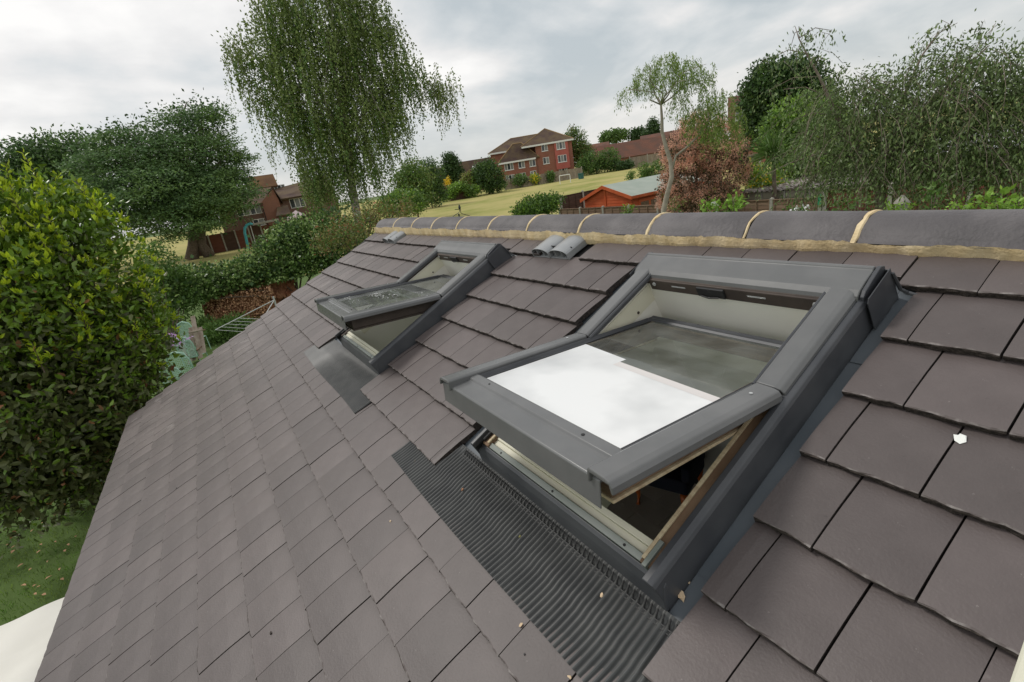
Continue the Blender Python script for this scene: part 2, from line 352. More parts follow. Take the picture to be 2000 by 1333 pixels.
# ------------------------------------------------------------------ ground
def grid_polar(r0, r1, nr, a0, a1, na, dz, keep=None):
    rs = np.geomspace(r0, r1, nr); an = np.linspace(a0, a1, na)
    R_, A_ = np.meshgrid(rs, an, indexing='ij')
    X = 6 + R_ * np.cos(A_); Y = -1.57 + R_ * np.sin(A_); Z = terrain(X, Y) + dz
    V = np.stack([X, Y, Z], -1).reshape(-1, 3)
    i, j = np.meshgrid(np.arange(nr - 1), np.arange(na - 1), indexing='ij')
    a_ = (i * na + j).ravel(); Fq = np.stack([a_, a_ + na, a_ + na + 1, a_ + 1], 1)
    return V, Fq
V, Fq = grid_polar(0.5, 2500, 70, 0, 2 * math.pi, 97, 0)
me = mesh('ground', V, Fq, M['lawn']); g = link('ground', me); tag(g, kind='structure')
gm = M['lawn'].node_tree
# the playing field, parched gold-green
mf = bpy.data.materials.new('parched_field'); mf.use_nodes = True; t = mf.node_tree; p = t.nodes['Principled BSDF']; p.inputs['Roughness'].default_value = 1
p.inputs['Specular IOR Level'].default_value = .1
tcn = t.nodes.new('ShaderNodeTexCoord'); nz = t.nodes.new('ShaderNodeTexNoise'); nz.inputs['Scale'].default_value = .12; nz.inputs['Detail'].default_value = 9; nz.inputs['Roughness'].default_value = .65
t.links.new(tcn.outputs['Object'], nz.inputs['Vector']); crn = t.nodes.new('ShaderNodeValToRGB'); t.links.new(nz.outputs[0], crn.inputs[0])
ee = crn.color_ramp.elements; ee[0].position = .32; ee[0].color = (.22, .245, .06, 1); ee[1].position = .68; ee[1].color = (.45, .38, .16, 1)
x_ = ee.new(.5); x_.color = (.37, .34, .13, 1)
t.links.new(crn.outputs[0], p.inputs['Base Color'])
V, Fq = grid_polar(34, 210, 40, D2R(100), D2R(190), 60, 0.05)
g = link('playing_field', mesh('playing_field', V, Fq, mf)); tag(g, kind='structure')
# ------------------------------------------------------------------ near lawn: grass blades where the photo looks down on it
def leaves(P, A, Ln, wr, fold=0.0, n='rhomb', Sx=None):
    P = np.asarray(P, np.float32); A = np.asarray(A, np.float32); A = A / (np.linalg.norm(A, axis=1, keepdims=True) + 1e-9)
    k = len(P); R_ = rng.normal(size=(k, 3)).astype(np.float32)
    if Sx is not None: R_ = Sx
    S = np.cross(A, R_); S /= np.linalg.norm(S, axis=1, keepdims=True) + 1e-9; Nn = np.cross(S, A)
    Ln = np.asarray(Ln, np.float32).reshape(-1, 1) * np.ones((k, 1), np.float32)
    if n == 'rhomb':
        V = np.stack([P, P + A * Ln * .45 + S * Ln * wr * .5, P + A * Ln, P + A * Ln * .45 - S * Ln * wr * .5], 1).reshape(-1, 3)
        b = np.arange(k)[:, None] * 4; return V, b + np.array([[0, 1, 2, 3]])
    # long leaf, bent and folded: 7 verts, 6 faces (quads/tris as degenerate-free tris)
    a1 = P + A * Ln * .33 - Nn * Ln * .02; a2 = P + A * Ln * .7 + Nn * Ln * (-.08)
    tp = P + A * Ln - Nn * Ln * .2
    up = Nn * Ln * fold
    V = np.stack([P, a1, a2, tp, a1 + S * Ln * wr * .5 + up, a2 + S * Ln * wr * .42 + up, a1 - S * Ln * wr * .5 + up, a2 - S * Ln * wr * .42 + up], 1).reshape(-1, 3)
    b = np.arange(k)[:, None, None] * 8
    T_ = np.array([[0, 4, 1], [1, 4, 5], [1, 5, 2], [2, 5, 3], [0, 1, 6], [1, 2, 7], [1, 7, 6], [2, 3, 7]])
    return V, (b + T_[None]).reshape(-1, 3)
def merge(parts):
    Vs, Fs, Ms, b = [], [], [], 0
    for V, Fq, mi in parts:
        Vs.append(V); Fs.append(Fq + b); Ms.append(np.full(len(Fq), mi)); b += len(V)
    return np.concatenate(Vs), np.concatenate(Fs), np.concatenate(Ms)
def unit(n):
    v = rng.normal(size=(n, 3)); return v / np.linalg.norm(v, axis=1, keepdims=True)

n = 42000
P = np.stack([rng.uniform(-12, 1.2, n), rng.uniform(-8.5, -2.2, n), np.zeros(n)], 1)
A = np.stack([rng.normal(0, .4, n), rng.normal(0, .4, n), np.ones(n)], 1)
V, Fq = leaves(P, A, rng.uniform(.03, .075, n), .16)
M['blade'] = leafm('grass_blade', (.06, .125, .016), .45, .7, .3, c2=(.12, .165, .03), scale=.8)
tag(link('grass', mesh('grass', V, Fq, M['blade'])), 'short green lawn grass between the laurel and the white canopy', 'grass', kind='stuff')
pts = [(84, 1029), (112, 1067), (87, 1074), (137, 1072), (131, 1084), (77, 1091), (98, 1101), (60, 1121), (122, 1118), (26, 1078), (122, 1137), (45, 1150), (68, 1155), (84, 1152), (73, 1169), (8, 1038), (95, 1170), (33, 1082), (150, 1056), (15, 1075), (70, 1040), (110, 1010), (52, 1110), (92, 1140)]
lm = []
for i in range(6):
    V, Fq = leaves([(0, 0, 0)], [(1, .2 * (i - 3), .15)], [.045 + .007 * i], .5, .08, 'long', Sx=np.array([[0, .3 * (i - 3) * .3, 1.]])); lm.append(mesh('fallen_leaf', V, Fq, M['deadleaf']))
lab = 'dry tan fallen leaf lying on the green lawn below the laurel'
for i, (x, y) in enumerate(pts):
    q = gr(x, y); o = link('fallen_leaf', lm[i % 6], None, (q[0], q[1], .05), (0, 0, random.uniform(0, 6))); tag(o, lab, 'leaf', 'fallen leaves on the lawn')

# ------------------------------------------------------------------ the tiled extension
TH = D2R(25.3); cT, sT = math.cos(TH), math.sin(TH); H0 = 3.65
G_, W_ = 0.202326, 0.17153
ROOF = Matrix.Translation((0, 0, H0)) @ Matrix.Rotation(TH, 4, 'X')     # local x = along ridge, y = up the slope, z = out of the roof
house = thing('house_extension', 'single storey extension with dark mauve tiled roof and sand mortared ridge', 'building', (3.5, 0, 0))
HI = wm(house).inverted()
def on_roof(o, x, y, z, extra=None):
    o.parent = house; mm = ROOF @ Matrix.Translation((x, y, z))
    if extra: mm = mm @ extra
    o.matrix_local = HI @ mm
def tile_mesh(wd, seed, cutl=False, ln=None, joined=False):
    r = random.Random(seed); L_ = (ln or G_) + .03; nx = max(2, int(wd / .022)); ny = 5
    top = []; bot = []
    ph = r.uniform(0, 6)
    jit = [r.gauss(0, .0013) + .0012 * math.sin(ph + i * .9) for i in range(nx + 1)]
    ys = [0, .0035] + [L_ * j / (ny - 1) for j in range(1, ny)]
    for j in range(ny + 1):
        for i in range(nx + 1):
            x = wd * i / nx; y = ys[j]
            z = -(.0014 + abs(r.gauss(0, .0007)) if j == 0 else 0) + -.0225 * y / G_ + .0035 * math.sin(math.pi * min(1, y / G_)) - .0016 * (2 * i / nx - 1) ** 2
            if j == 0: y = jit[i]
            if j == 1: y = max(.0015, jit[i] + .0032 + r.gauss(0, .0012))
            top.append((x, y, z))
    nb = nx + 1
    for i in range(nx + 1):
        bot.append((wd * i / nx, jit[i] + .0015 + r.gauss(0, .0026), -.0215 + r.gauss(0, .0018)))
    for i in range(nx + 1): bot.append((wd * i / nx, L_, -.0215 - .0225 * L_ / G_))
    # a middle row on the front face, chipped
    mid = [(wd * i / nx, jit[i] - abs(r.gauss(0, .0015)), -.006 + r.gauss(0, .002)) for i in range(nx + 1)]
    V = top + bot + mid; T0 = len(top); Mi = T0 + len(bot)
    Fs, fm = [], []
    for j in range(ny):
        for i in range(nx):
            a_ = j * nb + i; Fs.append((a_, a_ + 1, a_ + 1 + nb, a_ + nb)); fm.append(2 if j == 0 else 0)
    for i in range(nx):
        Fs.append((Mi + i, Mi + i + 1, i + 1, i)); fm.append(1)
        Fs.append((T0 + i, T0 + i + 1, Mi + i + 1, Mi + i)); fm.append(1)
        Fs.append((T0 + i + 1, T0 + i, T0 + nb + i, T0 + nb + i + 1)); fm.append(1)
    for e_, sgn in ((0, 1), (nx, -1)):
        loop = [j * nb + e_ for j in range(ny + 1)] + [T0 + nb + e_, T0 + e_, Mi + e_]
        Fs.append(tuple(loop if sgn < 0 else loop[::-1])); fm.append(1)
    return V, Fs, fm
verge = [.23, .24, .19, .14, .09, .06, .01, -.01, -.04, -.05, -.12, -.13, -.12, -.12, -.15, -.15]
WIN = [(4.595, 4.44, 5.467), (2.59, 2.36, 3.43)]      # window frame left, cut edges of the tiles each side
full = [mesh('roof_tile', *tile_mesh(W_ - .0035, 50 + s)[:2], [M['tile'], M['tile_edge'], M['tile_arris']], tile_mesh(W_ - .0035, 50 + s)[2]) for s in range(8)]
tiles = []
UMAX = 7.0
for k in range(16):
    ph = .22 if k % 2 else .62
    n0 = int((verge[k] / W_) - 3)
    segs = []
    holes = [(a_, b_) for (_, a_, b_) in WIN] if 1 <= k <= 6 else []
    for nn in range(n0, int(UMAX / W_) + 1):
        a_, b_ = (nn + ph) * W_, (nn + 1 + ph) * W_
        if nn % 2: a_ += .0015
        a_ = max(a_, verge[k]); 
        if b_ - a_ < .03: continue
        pieces = [(a_, b_)]
        for h0, h1 in holes:
            np_ = []
            for (p0, p1) in pieces:
                if p1 <= h0 or p0 >= h1: np_.append((p0, p1))
                else:
                    if p0 < h0: np_.append((p0, h0))
                    if p1 > h1: np_.append((h1, p1))
            pieces = np_
        for p0, p1 in pieces:
            if p1 - p0 > .025: segs.append((p0, p1))
    for p0, p1 in segs:
        if k == 0 and any(abs((p0 + p1) / 2 - v_) < .17 for v_ in (3.80, 1.075)): continue      # the vents stand here
        y0 = -k * G_; ln = None; dz = random.gauss(0, .0006)
        if k == 0 and any(f - .08 < p0 and p1 < f + .93 for f, _, _ in WIN): y0 += .035; ln = G_ - .03
        cu = ROOF @ Vector((p0, y0, 0)); dist = (cu - Vector(CW)).length
        inside = (np.array(cu) - CW) @ RW[2] > .05
        q = (np.array(cu) - CW) @ RW.T; px = 1000 + FPX * q[0] / q[2] if inside else -9999; py = 666 + FPX * q[1] / q[2] if inside else -9999
        vis = -150 < px < 2150 and 300 < py < 1480
        tiles.append([dist if vis else 99, p0, p1, y0, dz, ln])
tiles.sort(key=lambda t_: t_[0])
for t_ in tiles[:298]:
    _, p0, p1, y0, dz, ln = t_; wd = p1 - p0 - .0035
    if abs(wd - (W_ - .0035)) < .0021 and ln is None: me = random.choice(full)
    else:
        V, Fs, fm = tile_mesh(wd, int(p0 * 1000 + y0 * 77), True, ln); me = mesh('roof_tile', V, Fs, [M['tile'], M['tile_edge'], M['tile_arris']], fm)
    o = link('roof_tile', me); on_roof(o, p0, y0, dz, Matrix.Rotation(random.gauss(0, .0025), 4, 'X') @ Matrix.Rotation(random.gauss(0, .0015), 4, 'Z'))
Vs, Fs_, fm_ = [], [], []
for t_ in tiles[298:]:
    _, p0, p1, y0, dz, ln = t_
    V, Fs, fm = tile_mesh(p1 - p0 - .0035, int(p0 * 1000 + y0 * 77), False, ln); b = len(Vs)
    tl = random.gauss(0, .003)
    Vs += [(x + p0, y + y0, z + dz + y * tl) for x, y, z in V]; Fs_ += [tuple(b + i for i in f) for f in Fs]; fm_ += fm
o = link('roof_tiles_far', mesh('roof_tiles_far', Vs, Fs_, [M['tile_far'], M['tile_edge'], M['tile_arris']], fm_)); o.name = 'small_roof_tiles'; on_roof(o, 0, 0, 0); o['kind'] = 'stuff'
def roof_solid(name, mats, fn, bevel=0, parent=None, smooth=False):
    b = MB(lambda v: tuple(ROOF @ Vector(v))); fn(b); o = b.build(name, mats, parent or house, smooth=smooth)
    if bevel: bev(o, bevel)
    return o
# deck with the two openings, back slope, walls
def deck(b):
    vb = 16 * G_ - .2
    for z0, z1 in ((-.045, -.22),):
        xs = [.03, 2.59 + .064, 2.59 + .762, 4.595 + .064, 4.595 + .762, UMAX]
        b.box((xs[0], -vb, z1), (xs[1], .25, z0)); b.box((xs[2], -vb, z1), (xs[3], .25, z0)); b.box((xs[4], -vb, z1), (xs[5], .25, z0))
        for a_, c_ in ((xs[1], xs[2]), (xs[3], xs[4])):
            b.box((a_, -.12, z1), (c_, .25, z0)); b.box((a_, -vb, z1), (c_, -1.16, z0))
roof_solid('roof_deck', [M['deck']], deck)
RA = ROOF @ Vector((0, .27, 0)); yA, zA = RA.y, RA.z
b = MB(); b.quad((.15, yA, zA - .04), (UMAX, yA, zA - .04), (UMAX, yA + 2.9, zA - .04 - 2.9 * sT / cT), (.15, yA + 2.9, zA - .04 - 2.9 * sT / cT), (0, 0, -.18)); b.build('roof_back_slope', [M['tile_far']], house)
b = MB()
ez = H0 - 15 * G_ * sT - .26; ey = -15 * G_ * cT + .25
gable = [(ey, 0), (-ey + .5, 0), (-ey + .5, ez), (yA, zA - .25), (ey, ez)]
b.prism(gable, 0, .28, .52); b.prism(gable, 0, UMAX - .2, UMAX)
b.box((.28, -ey + .26, 0), (1.2, -ey + .5, ez)); b.box((5.6, -ey + .26, 0), (UMAX, -ey + .5, ez)); b.box((1.2, -ey + .26, 2.15), (5.6, -ey + .5, ez)); b.box((.28, ey, 0), (1.1, ey + .25, ez)); b.box((6.2, ey, 0), (UMAX, ey + .25, ez)); b.box((1.1, ey, 2.12), (6.2, ey + .25, ez))  # wide gap in the unseen eaves wall added to light the room
b.build('house_wall', [M['brick']], house)
b = MB(lambda v: tuple(ROOF @ Vector(v))); b.box((.0, -15 * G_ + .05, -.16), (UMAX, -15 * G_ + .07, -.03)); b.tube([(0, -15 * G_ - .03, -.09), (UMAX, -15 * G_ - .03, -.09)], .055, 8)
b.build('gutter', [M['rubber']], house)
# ridge tiles with mortar joints
rj = [.33, .945, 1.459, 1.932, 2.427, 2.933, 3.424, 3.917, 4.402, 4.882, 5.254, 5.72, 6.2, 6.68, 7.0]
zt = [3.842, 3.848, 3.842, 3.838, 3.836, 3.833, 3.832, 3.826, 3.822, 3.818, 3.811, 3.804, 3.8, 3.79, 3.79]
def arc(r, cy, cz, a0=-66, a1=66, n_=14): return [(cy + r * math.sin(D2R(a0 + (a1 - a0) * i / n_)), cz + r * math.cos(D2R(a0 + (a1 - a0) * i / n_))) for i in range(n_ + 1)]
R0 = .132; cyR = .244
for i in range(len(rj) - 1):
    a_, b_ = rj[i] + .007, rj[i + 1] - .007; V = []; Fs = []; nn = 15
    for s_, (x, zc) in enumerate(((a_, zt[i]), (a_ + .004, zt[i]), (b_ - .004, zt[i + 1]), (b_, zt[i + 1]))):
        rr = R0 - (.003 if s_ in (0, 3) else 0) + random.gauss(0, .0006)
        V += [(x, y, z) for y, z in arc(rr, cyR, zc - R0)]
    for x, zc in ((a_, zt[i]), (b_, zt[i + 1])): V += [(x, y, z) for y, z in arc(R0 - .02, cyR, zc - R0)]
    for s_ in range(3):
        for j in range(nn - 1): q = s_ * nn + j; Fs.append((q, q + nn, q + nn + 1, q + 1))
    for j in range(nn - 1):
        Fs.append((j, j + 1, 4 * nn + j + 1, 4 * nn + j)); Fs.append((3 * nn + j + 1, 3 * nn + j, 5 * nn + j, 5 * nn + j + 1)); Fs.append((4 * nn + j, 4 * nn + j + 1, 5 * nn + j + 1, 5 * nn + j))
    Fs.append((0, nn, 2 * nn, 3 * nn, 5 * nn, 4 * nn)); Fs.append((nn - 1, 5 * nn - 1, 6 * nn - 1, 4 * nn - 1, 3 * nn - 1, 2 * nn - 1))
    me = mesh('ridge_tile', V, Fs, M['ridge'], smooth=False)
    me.polygons.foreach_set('use_smooth', np.array([True] * (3 * (nn - 1)) + [False] * (len(Fs) - 3 * (nn - 1))))
    link('ridge_tile', me, house, world=True)
def mortar():
    V, Fs = [], []
    # joints: a slightly proud band with uneven edges
    for i, x in enumerate(rj[:-1]):
        if i == 0: continue
        b0 = len(V); zc = zt[i]
        pts_ = arc(R0 + .002, cyR, zc - R0)
        hw = .0065 + .003 * random.random()
        for (y, z) in pts_:
            h1, h2 = hw + random.gauss(0, .0022), hw + random.gauss(0, .0022)
            k_ = np.array([y - cyR, z - zc + R0]); k_ = k_ / np.linalg.norm(k_) * .003
            V += [(x - h1, y - k_[0], z - k_[1]), (x - h1 * .6, y + k_[0] * .5, z + k_[1] * .5), (x + h2 * .6, y + k_[0] * .5, z + k_[1] * .5), (x + h2, y - k_[0], z - k_[1])]
        for j in range(len(pts_) - 1):
            for s_ in range(3): q = b0 + j * 4 + s_; Fs.append((q, q + 1, q + 5, q + 4))
    # bedding strip both sides
    nx = 420
    for side in (-1, 1):
        b0 = len(V)
        for i in range(nx + 1):
            x = .28 + (UMAX - .28) * i / nx; zc = np.interp(x, rj, zt)
            wob = .004 * math.sin(x * 23) + .003 * math.sin(x * 61 + 1) + random.gauss(0, .0016)
            wob2 = .0035 * math.sin(x * 17 + 2) + random.gauss(0, .0018)
            yu, zu = arc(R0 + .001, cyR, zc - R0)[0]; zu += .002 + wob2; yu += -.001
            vv = -.146 - wob * .7 + .0 * x
            pl = ROOF @ Vector((x, -vv + (-.004 if side < 0 else -.004), .001))
            pf = ROOF @ Vector((x, -vv, -.016))
            yl, zl = pl.y, pl.z
            ym, zm_ = (yu + yl) / 2 - .001, (zu + zl) / 2 + .001 + random.gauss(0, .0006)
            row = [(x, yu, zu), (x, ym, zm_), (x, yl, zl), (x, pf.y, pf.z - .01)]
            if side > 0: row = [(a_, 2 * cyR - b_, c_) for a_, b_, c_ in row]
            V += row
        for i in range(nx):
            for s_ in range(3): q = b0 + i * 4 + s_; f = (q, q + 1, q + 5, q + 4); Fs.append(f if side < 0 else f[::-1])
    # end plug at the gable
    b0 = len(V); a_ = arc(R0 - .004, cyR, zt[0] - R0); V += [(.333, y, z) for y, z in a_]; Fs.append(tuple(range(b0, b0 + len(a_))))
    me = mesh('ridge_mortar', V, Fs, M['mortar'], smooth=False); link('ridge_mortar', me, house, world=True)
mortar()
# twin-barrel vent tiles
def vent(u0, wd):
    b = MB(lambda v: tuple(ROOF @ Vector(v))); h = wd / 2
    for k in range(2):
        xc = u0 + h * (k + .5); r = h / 2 - .003; n_ = 12; vs, fs = [], []
        for yy, sq in ((0., .86), (.19, .80)):
            for rr in (r, r - .006):
                for i in range(n_ + 1):
                    t_ = math.pi * i / n_; z = .0 + .042 * math.sin(t_) ** .8 * (rr / r) * sq - (.0 if yy == 0 else .012)
                    if i in (0, n_): z = -.016 - (.017 if yy else 0)
                    vs.append((xc - rr * math.cos(t_), yy, z))
        m_ = n_ + 1
        for i in range(n_):
            fs += [(i, i + 1, 2 * m_ + i + 1, 2 * m_ + i), (m_ + i + 1, m_ + i, 3 * m_ + i, 3 * m_ + i + 1), (i + 1, i, m_ + i, m_ + i + 1)]
        b.add(vs, fs)
        b.box((xc - r, .0, -.021), (xc + r, .19, -.015))
        for q in (-1, 1): b.box((xc + q * r * .34 - .002, .004, -.016), (xc + q * r * .34 + .002, .05, .030))
    o = b.build('vent_tile', [M['vent']], house)
    c_ = MB(lambda v: tuple(ROOF @ Vector(v))); c_.box((u0 + .012, .05, -.014), (u0 + wd - .012, .055, .022)); c_.build('vent_throat', [M['rubber']], o)
    o['label'] = ''
    del o['label']
vent(3.635, .335); vent(.90, .35)

# ------------------------------------------------------------------ roof windows
def roof_window(u0, alpha, near, label):
    t = thing('roof_window', label, 'skylight', ROOF @ Vector((u0, -.05, 0)), (TH, 0, 0), 'open centre-pivot roof windows')
    Wd = .825; Vp, Hp = .475, .075; ca, sa = math.cos(alpha), math.sin(alpha)
    loc = lambda v: (v[0], -v[1], v[2])                  # (x, V down the slope, H out)
    sas = lambda v: (v[0], -(Vp + v[1] * ca - v[2] * sa), Hp + v[1] * sa + v[2] * ca)
    def part(name, m_, fn, T=loc, bw=.0015, parent=t, smooth=False):
        b = MB(T); fn(b); me = mesh(name, np.array(b.V), b.F, m_ if isinstance(m_, list) else [m_], b.M)
        import bmesh
        bm_ = bmesh.new(); bm_.from_mesh(me); bmesh.ops.recalc_face_normals(bm_, faces=bm_.faces); bm_.to_mesh(me); bm_.free()
        o = link(name, me, parent)
        if bw: bev(o, bw)
        return o
    mir = lambda prof: [(Wd - p, q) for p, q in prof][::-1]
    # gutter sheets beside and above the frame
    def gut(b):
        for a_, c_ in ((-.26, .0), (Wd, Wd + .16)):
            b.box((a_, -.10, -.044), (c_, 1.06, -.040)); b.box((a_ if a_ < 0 else c_ - .012, -.10, -.040), (a_ + .012 if a_ < 0 else c_, 1.06, -.03))
        b.box((-.26, -.2, -.044), (Wd + .16, 0.02, -.040))
        b.box((Wd + .004, .93, -.040), (Wd + .1, 1.06, -.037)); b.box((Wd + .004, -.1, -.040), (Wd + .1, .23, -.037))
    part('gutter_flashing', M['gutter'], gut, bw=0)
    side = [(-.002, -.04), (-.002, .056), (.003, .066), (.014, .071), (.030, .069), (.030, .060), (.004, .052), (.004, -.04)]
    def sf(b): b.prism(side, 1, .02, 1.03); b.prism(mir(side), 1, .02, 1.03)
    part('side_flashing', M['grey_dk'], sf, bw=.0025)
    cov = [(.016, .062), (.018, .078), (.026, .088), (.040, .0915), (.082, .0935), (.090, .089), (.091, .060), (.085, .058), (.083, .082), (.028, .080), (.022, .062)]
    for pr in (cov, mir(cov)):
        part('side_cover', M['grey'], lambda b: b.prism(pr, 1, .06, .470), bw=.003)
    lip = [(.092, .066), (.093, .084), (.099, .086), (.102, .080), (.100, .066)]
    part('gasket_strip', M['grey_dk'], lambda b: (b.prism(lip, 1, .10, .47), b.prism(mir(lip), 1, .10, .47)), bw=.001)
    # frame
    def fr(b):
        for x0, x1 in ((.032, .070), (Wd - .070, Wd - .032)): b.box((x0, .05, -.06), (x1, 1.0, .052))
    part('frame_side', M['woodbr' if near else 'wooddk'], fr, bw=.004)
    if near:
        def strip(b):
            for x0, x1 in ((.058, .068), (Wd - .068, Wd - .058)): b.box((x0, .49, .052), (x1, .99, .058))
        part('pine_strip', M['pine'], strip)
    part('frame_top', M['wooddk'], lambda b: (b.box((.07, .07, -.02), (Wd - .07, .118, .072)), b.box((.092, .112, .022), (Wd - .092, .124, .070))), bw=.003)
    def slots(b):
        for a_, c_ in ((.2, .26), (.50, .56)): b.box((a_, .1242, .048), (c_, .1256, .053))
    part('vent_slot', M['metal'], slots, bw=0)
    part('vent_latch', M['rubber'], lambda b: (b.box((.315, .1242, .030), (.42, .133, .066)), b.tube([(.33, .136, .036), (.36, .139, .032), (.40, .137, .037)], .003, 5)), bw=.001)
    for xx in (.118, Wd - .118): part('screw', M['metal'], lambda b: b.tube([(xx, .1242, .052), (xx, .128, .052)], .0075, 10), bw=0)
    # hood
    hp = [(.0, .058), (-.002, .088), (.004, .104), (.012, .1045), (.018, .099), (.060, .0975), (.092, .0925), (.108, .083), (.116, .066), (.112, .062), (.100, .078), (.03, .086), (.01, .086)]
    part('hood', M['grey'], lambda b: b.prism(hp, 0, .018, Wd - .014), bw=.0025)
    hp2 = [(-.018, .06), (-.018, .088), (0, .1), (.05, .094), (.088, .088), (.104, .078), (.110, .05), (0, .03)]
    part('hood_end', M['grey_dk'], lambda b: (b.prism(hp2, 0, Wd - .0135, Wd - .002), b.prism(hp2, 0, .008, .0175)), bw=.002)
    pl = [(-.03, -.035), (-.012, .086), (.110, .082), (.118, .070), (.108, -.030)]
    part('flashing_end_plate', M['grey_dk'], lambda b: (b.prism(pl, 0, Wd + .010, Wd + .013), b.prism([(-.034, -.035), (-.014, .08), (-.010, .08), (-.028, -.035)], 0, -.01, Wd + .012), b.prism([(-.02, -.036), (-.012, .080), (.11, .075), (.11, -.036)], 0, -.014, -.011)), bw=.0012)
    part('back_flashing_curl', M['grey_dk'], lambda b: b.tube([(Wd + .016, -.012, .07), (Wd + .02, -.03, .0), (Wd + .032, -.04, -.02), (Wd + .06, -.04, -.028)], [.004, .005, .006, .005], 6), bw=0)
    # bottom: cap flashing, aluminium sill, cream rail
    capf = [(.999, .030), (1.0, .042), (1.012, .036), (1.024, .014), (1.031, -.004), (1.038, -.030), (1.032, -.034), (1.022, -.010), (1.008, .020)]
    part('bottom_flashing', M['grey_dk'], lambda b: b.prism(capf, 0, -.004, Wd + .004), bw=.003)
    sill = [(.9795, .040), (.9805, .049), (.998, .045), (.9985, .030), (.994, .026), (.982, .034)]
    part('frame_sill', M['sillgreen'], lambda b: b.prism(sill, 0, .045, Wd - .045), bw=.0015)
    part('cream_rail', M['cream'], lambda b: (b.box((.07, .942, .010), (Wd - .06, .959, .046)), b.box((.07, .9595, .012), (Wd - .06, .979, .041)), b.box((.07, .942, -.04), (Wd - .06, .95, .0098))), bw=.002)
    part('corner_bracket', M['rubber'], lambda b: (b.box((.010, .90, .025), (.044, .992, .064)), b.prism([(.004, .055), (.03, .075), (.04, .06), (.02, .03)], 1, .93, 1.03)), bw=.004)
    part('corner_clip', M['sillgreen'], lambda b: b.box((Wd - .056, .935, .03), (Wd - .044, 1.004, .060)), bw=.001)
    for xx in (.14, .42, .70): part('screw', M['rubber'], lambda b: b.tube([(xx, .990, .044), (xx, .990, .0485)], .0035, 8), bw=0)
    # lining of the shaft: four boards
    def lining(b):
        x0, x1, v0, v1 = .074, Wd - .074, .118, .943
        for xa, xb in ((x0 - .008, x0), (x1, x1 + .008)): b.prism([(v0 - .14, .045), (v0, .045), (v1, .045), (v1 + .14, -.32), (v1 + .05, -.62), (v0 - .14, -.62)], 0, xa, xb)
        b.prism([(v0 - .008, .045), (v0, .045), (v0 + .01, -.62), (v0 + .002, -.62)], 0, x0 - .008, x1 + .008)
        b.prism([(v1, .02), (v1 + .008, .02), (v1 + .148, -.32), (v1 + .14, -.32)], 0, x0 - .008, x1 + .008)
    part('shaft_lining', M['white'], lining, bw=0)
    def step(b):
        x0, x1 = .074, Wd - .074
        b.box((x0, .10, -.035), (x0 + .004, .88, .04)); b.box((x1 - .004, .10, -.035), (x1, .88, .04)); b.prism([(.112, .04), (.118, .04), (.098, -.035), (.092, -.035)], 0, x0, x1)
    part('inner_frame', M['cream'], step, bw=0)
    for vv in (.22, .40) if near else (.22, .40, .8): part('plug', M['wooddk'], lambda b: b.tube([(.0785, vv, -.02), (.0805, vv, -.02)], .006, 10), bw=0)
    # sash, swung on its centre pivots
    wdm = M['woodbr' if near else 'wooddk']
    def sashf(b):
        for x0, x1 in ((.075, .125), (Wd - .125, Wd - .075)): b.box((x0, -.335, -.075), (x1, .515, -.005))
        b.box((.125, .455, -.075), (Wd - .125, .515, -.005)); b.box((.125, -.335, -.06), (Wd - .125, -.30, -.012))
    sash = part('sash', wdm, sashf, sas, bw=.004)
    sp = lambda name, m_, fn, bw=.0015: part(name, m_, fn, sas, bw, sash)
    sp('sash_pine_edge', M['pine'] if near else M['wooddk'], lambda b: (b.box((.080, -.32, -.084), (.127, .517, -.0755)), b.box((Wd - .127, -.32, -.084), (Wd - .070, .517, -.0755)), b.box((.13, .46, -.084), (Wd - .13, .52, -.0755))), .002)
    scov = [(p_, q_ - .075) for p_, q_ in cov]
    for pr in (scov, mir(scov)):
        o = sp('sash_side_cover', M['grey'], lambda b: b.prism(pr, 1, .004, .564), .003)
    sp('pane_seal', M['rubber'], lambda b: (b.box((.1125, -.30, -.0039), (.1165, .452, -.0015)), b.box((Wd - .1165, -.30, -.0039), (Wd - .1125, .452, -.0015)), b.box((.117, .4475, -.0039), (Wd - .117, .4515, -.0015))), 0)
    sg = [(.092, -.012), (.093, .006), (.100, .009), (.104, -.002), (.112, -.004), (.112, -.012)]
    sp('glazing_bead', M['grey_dk'], lambda b: (b.prism(sg, 1, -.30, .468), b.prism(mir(sg), 1, -.30, .468)), .001)
    bc = [(.452, -.006), (.454, .006), (.462, .009), (.488, .007), (.493, .001), (.500, -.001), (.552, -.004), (.556, -.008), (.558, -.070), (.555, -.071), (.552, -.012), (.46, -.010)]
    sp('sash_bottom_cover', M['grey'], lambda b: b.prism(bc, 0, .024, Wd - .062), .002)
    sp('screw', M['rubber'], lambda b: (b.tube([(.62, .475, .0075), (.62, .475, .0095)], .0045, 10), b.tube([(.19, .475, .0075), (.19, .475, .0095)], .003, 8)), 0)
    for xx in (.058, Wd - .058): sp('cover_screw', M['metal'], lambda b: b.tube([(xx, .07, .0180), (xx, .07, .0196)], .0045, 10), 0)
    tc_ = [(-.352, -.03), (-.352, .002), (-.342, .006), (-.330, .0), (-.318, .003), (-.310, -.004), (-.31, -.03)]
    sp('sash_top_cover', M['grey_dk'], lambda b: (b.prism(tc_, 0, .085, Wd - .085), b.prism([(.085, -.03), (.085, .002), (.092, .005), (.1, .0), (.11, -.01), (.11, -.03)], 1, -.33, .0)), .0015)
    sp('pane', M['glass' if near else 'glass_sheen'], lambda b: b.add([(.112, -.312, -.004), (Wd - .112, -.312, -.004), (Wd - .112, .455, -.004), (.112, .455, -.004)], [(0, 3, 2, 1)]), 0)
